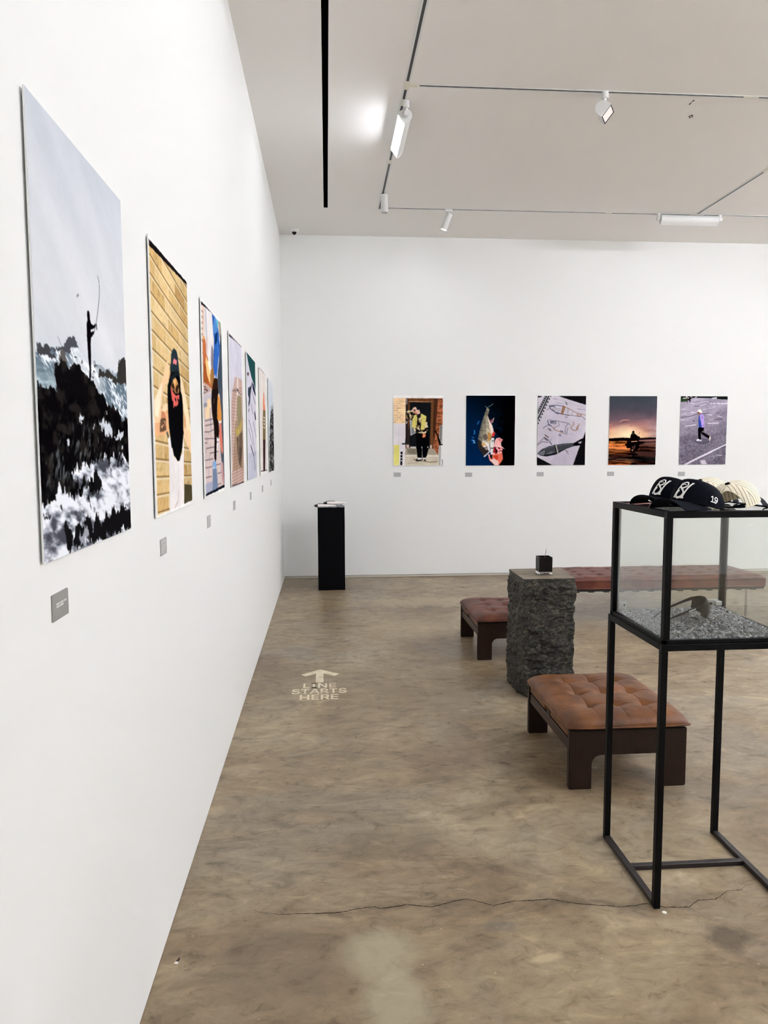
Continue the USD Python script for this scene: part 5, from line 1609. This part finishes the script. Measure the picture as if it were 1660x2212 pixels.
M(t, 'top_rim', cat_(cb_(cx0, cy0, zt - P_, cx1, cy0 + P_, zt), cb_(cx0, cy1 - P_, zt - P_, cx1, cy1, zt), cb_(cx0, cy0 + P_, zt - P_, cx0 + P_, cy1 - P_, zt), cb_(cx1 - P_, cy0 + P_, zt - P_, cx1, cy1 - P_, zt)), LOOK['black_metal'])
g = 0.005


def pane(x0, y0, z0, x1, y1, z1):
    """a sheet of glass: the two faces of the pane are so close that one reflecting sheet with polished edges stands for both"""
    return bx(x0 - ccx, y0 - ccy, z0, x1 - ccx, y1 - ccy, z1)


M(t, 'front_pane', pane(cx0 + P_, cy0 + 0.009, zu0 + 0.010, cx1 - P_, cy0 + 0.009 + g, zt - P_), LOOK['clear_glass'])
M(t, 'left_pane', pane(cx0 + 0.009, cy0 + P_, zu0 + 0.010, cx0 + 0.009 + g, cy1 - P_, zt - P_), LOOK['clear_glass'])
M(t, 'right_pane', pane(cx1 - 0.009 - g, cy0 + P_, zu0 + 0.010, cx1 - 0.009, cy1 - P_, zt - P_), LOOK['clear_glass'])
M(t, 'door_pane', pane(cx0 + P_ + 0.006, cy1 - 0.014, zu0 + 0.016, cx1 - P_ - 0.003, cy1 - 0.014 + g, zt - P_ - 0.003), LOOK['clear_glass'])
M(t, 'door_seal', cb_(cx0 + P_ - 0.002, cy1 - 0.016, zu0 + 0.014, cx0 + P_ + 0.0065, cy1 - 0.006, zt - P_, 0), LOOK['seal_grey'])
M(t, 'top_pane', pane(cx0 + P_, cy0 + P_, zt - 0.007, cx1 - P_, cy1 - P_, zt - 0.002), LOOK['clear_glass'])
lk = M(t, 'door_lock', cat_(cb_(cx0 + 0.026, cy1 - 0.022, zu0 + 0.014, cx0 + 0.056, cy1 - 0.017, zu0 + 0.052), cyl((cx0 + 0.040 - ccx, cy1 - 0.022 - ccy, zu0 + 0.038), (cx0 + 0.040 - ccx, cy1 - 0.036 - ccy, zu0 + 0.038), 0.009, 20), cb_(cx0 + 0.040, cy1 - 0.036, zu0 + 0.020, cx0 + 0.047, cy1 - 0.024, zu0 + 0.036)), LOOK['hinge_metal'])
M(lk, 'key_hole', cyl((cx0 + 0.041 - ccx, cy1 - 0.0355 - ccy, zu0 + 0.040), (cx0 + 0.041 - ccx, cy1 - 0.0375 - ccy, zu0 + 0.040), 0.004, 14), LOOK['black_plastic'])
hg = M(t, 'door_hinge', cat_(cb_(cx1 - 0.075, cy1 - 0.020, zu0 + 0.020, cx1 - 0.032, cy1 - 0.015, zu0 + 0.052), cb_(cx1 - 0.046, cy1 - 0.030, zu0 + 0.028, cx1 - 0.020, cy1 - 0.015, zu0 + 0.046, 0.002), cb_(cx1 - 0.052, cy1 - 0.026, zu0 + 0.044, cx1 - 0.030, cy1 - 0.015, zu0 + 0.050, 0.001)), LOOK['hinge_metal'])
M(hg, 'screw', cyl((cx1 - 0.062 - ccx, cy1 - 0.020 - ccy, zu0 + 0.036), (cx1 - 0.062 - ccx, cy1 - 0.024 - ccy, zu0 + 0.036), 0.006, 16), LOOK['black_plastic'])


def bedz(x, y):
    return 0.914 + 0.024 * math.exp(-(((x - 1.88) / 0.10) ** 2 + ((y - 2.50) / 0.13) ** 2)) + 0.014 * max(0, (y - 2.45) / 0.29) + 0.006 * math.exp(-((x - 2.0) / 0.06) ** 2)


pebbles('gravel', 4300, cx0 + 0.016, cx1 - 0.016, cy0 + 0.016, cy1 - 0.018, bedz, 0.0058, 11, 'grey gravel bed inside the glass display case', 'gravel')

# ---------------------------------------------------------------- sunglasses on the gravel
sg_loc, sg_yaw, sg_pitch = (1.838, 2.495, 0.985), math.radians(-14), math.radians(17)
R = trimesh.transformations.euler_matrix(0, -sg_pitch, sg_yaw, 'sxyz')[:3, :3]
t = X('sunglasses', 'black wraparound sunglasses standing on the gravel inside the case', 'sunglasses', loc=sg_loc, axes=[R[:, k] for k in range(3)])


def shield():
    th = np.linspace(-1.25, 1.25, 60); zz = np.linspace(0, 1, 14)
    T_, Z_ = np.meshgrid(th, zz)
    notch = 0.020 * np.exp(-(T_ / 0.20) ** 2)
    lowc = -0.034 - 0.006 * np.cos(T_ * 2.2) + notch + 0.014 * np.clip(np.abs(T_) - 0.85, 0, 1) / 0.4
    top = 0.026 - 0.004 * T_ ** 2
    z = lowc + (top - lowc) * Z_
    bulge = 0.010 * np.sin(np.pi * Z_)
    out = []
    for off in (0, 0.0022):
        x = (0.048 + off) * np.cos(T_) - 0.018 + bulge * np.cos(T_) - 0.012 * (1 - Z_)
        y = (0.073 + off) * np.sin(T_)
        out.append(np.stack([x, y, z], -1).reshape(-1, 3))
    n = 60 * 14
    F = grid_faces(60, 14)
    ring = np.r_[np.arange(60), np.arange(1, 14) * 60 + 59, 13 * 60 + np.arange(58, -1, -1), np.arange(12, 0, -1) * 60]
    r2 = np.roll(ring, -1)
    side = np.vstack([np.stack([ring, r2 + n, r2], -1), np.stack([ring, ring + n, r2 + n], -1)])
    return trimesh.Trimesh(np.vstack(out), np.vstack([F[:, ::-1], F + n, side[:, ::-1]]), process=False)


M(t, 'lens', shield(), LOOK['lens_black'], smooth=50)
for s in (-1, 1):
    pts = [(0.000, s * 0.070, 0.016), (-0.02, s * 0.0715, 0.014), (-0.05, s * 0.071, 0.010), (-0.09, s * 0.069, 0.004), (-0.115, s * 0.066, -0.001), (-0.150, s * 0.060, -0.016)]
    hts = [0.012, 0.0095, 0.008, 0.0065, 0.0055, 0.0045]
    ms = []
    for i in range(len(pts) - 1):
        a_, b_ = np.array(pts[i]), np.array(pts[i + 1])
        c8 = []
        for p, h in ((a_, hts[i]), (b_, hts[i + 1])):
            for dy in (-0.0018, 0.0018):
                for dz in (-h / 2, h / 2):
                    c8.append(p + [0, dy, dz])
        ms.append(trimesh.convex.convex_hull(np.array(c8)))
    tm = M(t, 'temple', cat_(*ms), LOOK['shade_black'])
    if s < 0:
        let = [bx(-0.047 + 0.0042 * k, -0.0735, 0.0075 + 0.0006 * k, -0.047 + 0.0042 * k + 0.0032, -0.0726, 0.0115 + 0.0006 * k) for k in range(6)]
        M(tm, 'lettering', cat_(*let), LOOK['thread_white'], label='small white lettering')
    M(tm, 'tip_sleeve', tube([np.array(pts[3]) * 1.0, np.array(pts[4]), np.array(pts[5])], 0.0032, 8), LOOK['black_plastic'], smooth=60)


# ---------------------------------------------------------------- baseball caps
def crown_at(phi, s, A=0.098, Bw=0.083, Hc=0.081, btn_x=-0.022, bump=0.017):
    """phi: azimuth round the cap (0 = front), s: 0 at the rim, 1 at the button"""
    front = (1 + np.cos(phi)) / 2
    n = 1.9 + 1.5 * front ** 1.5
    ang = s * np.pi / 2
    rr = np.cos(ang) ** (2 / n)
    zz = np.sin(ang) ** (2 / (2.0 + 0.7 * front))
    x = A * np.cos(phi) * rr + btn_x * (1 - rr)
    y = Bw * np.sin(phi) * rr
    z = Hc * zz + bump * front ** 2 * np.sin(np.pi * s) ** 2
    return np.stack([x, y, z], -1)


def cap(label, loc, yaw, pitch, cloth, billm, lean=0.0, emblem=False, half=0.42, arch=0.42, slope=0.008, bump=0.017):
    def crown_point(*a):
        return crown_at(*a, bump=bump)
    Rm = trimesh.transformations.euler_matrix(0, -pitch, yaw, 'sxyz')[:3, :3]
    Rm = trimesh.transformations.rotation_matrix(-lean, (0, 1, 0))[:3, :3] @ Rm
    t = X('baseball_cap', label, 'cap', loc=loc, axes=[Rm[:, k] for k in range(3)], group='baseball caps on the display case')
    AX, LO = np.stack([Rm[:, k] for k in range(3)]), np.array(loc)

    def seat(v, h=0.0):
        # soft cloth lies flat where it meets the glass
        w = np.asarray(v, float).reshape(-1, 3) @ AX + LO
        low = 1.3455 + h
        d = w[:, 2] - low
        w[:, 2] = low + np.where(d > 0.004, d, 0.004 * np.exp(np.minimum(d, 0.004) / 0.004 - 1))
        return (w - LO) @ AX.T
    V, F, S, k = [], [], [], 0
    nph, ns = 15, 26
    for pn in range(6):
        c = math.radians(30 + 60 * pn)
        ph = np.linspace(c - math.pi / 6, c + math.pi / 6, nph)
        PH, T_ = np.meshgrid(ph, np.linspace(0, 1, ns))
        dphi = np.abs(((PH - math.pi + math.pi) % (2 * math.pi)) - math.pi)
        dphi = np.abs(np.angle(np.exp(1j * (PH - math.pi))))
        s0 = arch * np.sqrt(np.clip(1 - (dphi / half) ** 2, 0, 1))
        s = s0 + (1 - s0) * T_
        outer = crown_point(PH, s)
        lat = outer[..., 0] * -math.sin(c) + outer[..., 1] * math.cos(c)
        inner = outer.copy()
        inner[..., :2] *= 0.982; inner[..., 2] -= 0.0014 * T_
        # seam dip at the panel edges
        e = np.abs((PH - c) / (math.pi / 6)) ** 12 * 0.0012
        outer[..., :2] *= (1 - e[..., None] / 0.09)
        n = nph * ns
        f = grid_faces(nph, ns)
        V += [seat(outer, 0.0006), seat(inner)]
        S += [(lat / 0.0125 + 0.56).ravel()] * 2
        # close the rim edge
        r = np.arange(nph - 1)
        rim = np.vstack([np.stack([r + n, r + 1, r], -1), np.stack([r + n, r + 1 + n, r + 1], -1)])
        F += [f + k, f[:, ::-1] + n + k, rim[:, ::-1] * 1 + k]
        k += 2 * n
    crown = trimesh.Trimesh(np.vstack(V), np.vstack(F), process=False)
    cr = M(t, 'crown', crown, LOOK[cloth], smooth=True, tone=np.concatenate(S))
    # sweatband edge along the rim and the rear opening
    ph = np.linspace(-math.pi + half, math.pi - half, 90)
    p = crown_point(ph, np.zeros(90)); p[:, :2] *= 0.992
    p = seat(p, 0.001)
    M(cr, 'sweatband', tube(p, 0.0022, 6), LOOK['cream_plain' if cloth == 'cream_cloth' else 'navy_dark'], smooth=60)
    th = np.linspace(-half, half, 24)
    p = crown_point(math.pi + th, arch * np.sqrt(np.clip(1 - (th / half) ** 2, 0, 1)))
    M(cr, 'rear_arch_trim', tube(p, 0.0022, 6), LOOK['cream_plain' if cloth == 'cream_cloth' else 'navy_dark'], smooth=60)
    a = crown_point(math.pi + th, np.zeros(24)); a[:, 2] += 0.010
    off = np.array([0, 0, 0.008])
    v = np.vstack([a - off, a + off, (a - off) * [0.97, 0.97, 1], (a + off) * [0.97, 0.97, 1]])
    f1 = grid_faces(24, 2)
    M(t, 'strap', trimesh.Trimesh(seat(v), np.vstack([f1, f1[:, ::-1] + 48]), process=False), LOOK['navy_dark'])
    b = crown_point(np.array([0.0]), np.array([1.0]))[0]
    bt = trimesh.creation.icosphere(2, 1.0); bt.apply_scale([0.0085, 0.0085, 0.0042]); bt.apply_translation(b + [0, 0, 0.002])
    M(t, 'button', bt, LOOK['navy_dark'], smooth=True)
    # bill: a crescent that droops to both sides
    nu, nv = 49, 14
    al = np.linspace(-1, 1, nu); rr = np.linspace(0, 1, nv)
    AL, RR = np.meshgrid(al, rr)
    phi = AL * 1.22
    ix, iy = 0.097 * np.cos(phi), 0.082 * np.sin(phi)
    ox = 0.170 * np.cos(AL * 1.36) ** 0.62 * 1.0 + 0.0
    ox = 0.02 + 0.156 * np.sqrt(np.clip(1 - np.abs(AL) ** 3.0, 0, 1)) + (0.097 * math.cos(1.22) - 0.02) * np.abs(AL) ** 3.0
    oy = 0.087 * np.sin(AL * 1.22 / 1.0) / math.sin(1.22) * (1 - 0.0 * AL)
    bxx, byy = ix + (ox - ix) * RR, iy + (oy - iy) * RR
    drop = -0.048 * (np.abs(byy) / 0.085) ** 2.2 * (0.25 + 0.75 * RR) - slope * RR
    up = np.stack([bxx, byy, 0.002 + drop], -1).reshape(-1, 3)
    dn = seat(up - [0, 0, 0.0032])
    up = seat(up, 0.003)
    n = nu * nv
    ff = grid_faces(nu, nv)
    ring = np.r_[np.arange(nu), np.arange(1, nv) * nu + nu - 1, (nv - 1) * nu + np.arange(nu - 2, -1, -1), np.arange(nv - 2, 0, -1) * nu]
    r2 = np.roll(ring, -1)
    side = np.vstack([np.stack([ring, r2, r2 + n], -1), np.stack([ring, r2 + n, ring + n], -1)])
    M(t, 'bill', trimesh.Trimesh(np.vstack([up, dn]), np.vstack([ff[:, ::-1], ff + n, side]), process=False), LOOK[billm], smooth=45)
    for row in (3, 7, 10):
        pass
    if emblem:
        def on_front(poly, h):
            """lay a flat shape (x across the front, y up from the rim) onto the front of the crown"""
            ms = []
            for gg in getattr(poly, 'geoms', [poly]):
                v2, f2 = trimesh.creation.triangulate_polygon(shapely.segmentize(gg, 0.003), engine='earcut')
                m2 = trimesh.Trimesh(np.c_[v2, np.zeros(len(v2))], f2, process=False).subdivide()
                vv = np.array(m2.vertices)
                def place(off):
                    ph_ = vv[:, 0] / 0.092
                    s_ = np.clip(vv[:, 1] / 0.150, 0.02, 0.95)
                    p0 = crown_point(ph_, s_)
                    nrm = np.stack([np.cos(ph_) * np.cos(s_ * 1.2), np.sin(ph_) * np.cos(s_ * 1.2), np.sin(s_ * 1.2)], -1)
                    return p0 + nrm * off
                m2.vertices = place(h)
                ms.append(m2)
            return cat_(*ms)
        st = []

        def stroke(pts, w):
            p = np.array(pts, float)
            p = np.c_[p[:, 0] + 0.28 * (p[:, 1] - 36), 8 + (p[:, 1] - 12) * 0.88]
            if len(p) > 2:
                from scipy.interpolate import CubicSpline
                s_ = np.r_[0, np.cumsum(np.linalg.norm(np.diff(p, axis=0), axis=1))]
                p = CubicSpline(s_, p)(np.linspace(0, s_[-1], 30))
            st.append(LineString(p * 0.001).buffer(w * 0.0005, 4, cap_style=2))
        # across (wearer's left is +), up; in millimetres
        EM = [([(-22, 14), (-19, 30), (-15, 46), (-13, 62)], 5.0), ([(14, 12), (16, 30), (19, 46), (27, 66)], 6.0),
              ([(-15, 56), (-4, 66), (8, 66), (13, 56), (6, 46), (-6, 44), (-13, 48)], 5.0), ([(-8, 54), (0, 58), (6, 55)], 3.0),
              ([(-14, 58), (-10, 47), (2, 38), (11, 28), (9, 17), (-2, 12), (-13, 15), (-15, 25), (-8, 34)], 6.0), ([(-25, 14), (-17, 14)], 4.0), ([(8, 12), (20, 12)], 4.0), ([(22, 66), (31, 67)], 4.0)]
        for pts, w in EM:
            stroke(pts, w)
        M(t, 'emblem', on_front(unary_union(st), 0.0016), LOOK['thread_white'], label='white interlocked letter emblem')
        # the number on the wearer's left side
        one = unary_union([sbox(-3, 0, 1, 26), Polygon([(-3, 26), (-9, 21), (-9, 17), (-3, 20)]), sbox(-8, 0, 6, 4)])
        nine = unary_union([Point(16, 17).buffer(9).difference(Point(16, 17).buffer(4.5)), LineString([(23, 17), (22, 8), (16, 1), (9, 2)]).buffer(2.2), Point(10, 4).buffer(3)])
        num = affinity.scale(unary_union([one, nine]), 0.00078, 0.00082, origin=(0, 0))
        ms = []
        for gg in getattr(num, 'geoms', [num]):
            v2, f2 = trimesh.creation.triangulate_polygon(shapely.segmentize(gg, 0.002), engine='earcut')
            ph_ = NUM_PHI + v2[:, 0] / 0.088
            s_ = np.clip((v2[:, 1] + 0.010) / 0.150, 0.01, 0.9)
            p0 = crown_point(ph_, s_)
            p0 += np.stack([np.cos(ph_), np.sin(ph_), 0.3 + 0 * ph_], -1) * 0.0022
            ms.append(trimesh.Trimesh(p0, f2, process=False))
        M(t, 'number', cat_(*ms), LOOK['thread_white'], label='white number 19')
    return t


NUM_PHI = math.radians(69)
cap('navy baseball cap nearest the front edge of the case, with white 19 on its side', (1.775, 2.410, 1.3475), math.radians(208), math.radians(14), 'navy_cloth', 'navy_cloth', emblem=True)
cap('navy baseball cap behind and left of the cap marked 19', (1.786, 2.600, 1.3475), math.radians(208), math.radians(14), 'navy_cloth', 'navy_cloth', emblem=True)
cap('cream pinstriped baseball cap at the right of the case, nearer the viewer', (1.938, 2.460, 1.350), math.radians(50), 0.0, 'cream_cloth', 'navy_cloth', lean=math.radians(17), half=0.66, arch=0.62, bump=0.002)
cap('cream pinstriped baseball cap in the back row, behind the navy cap marked 19', (1.930, 2.635, 1.354), math.radians(50), 0.0, 'cream_cloth', 'navy_cloth', lean=math.radians(17), half=0.66, arch=0.62, bump=0.002)
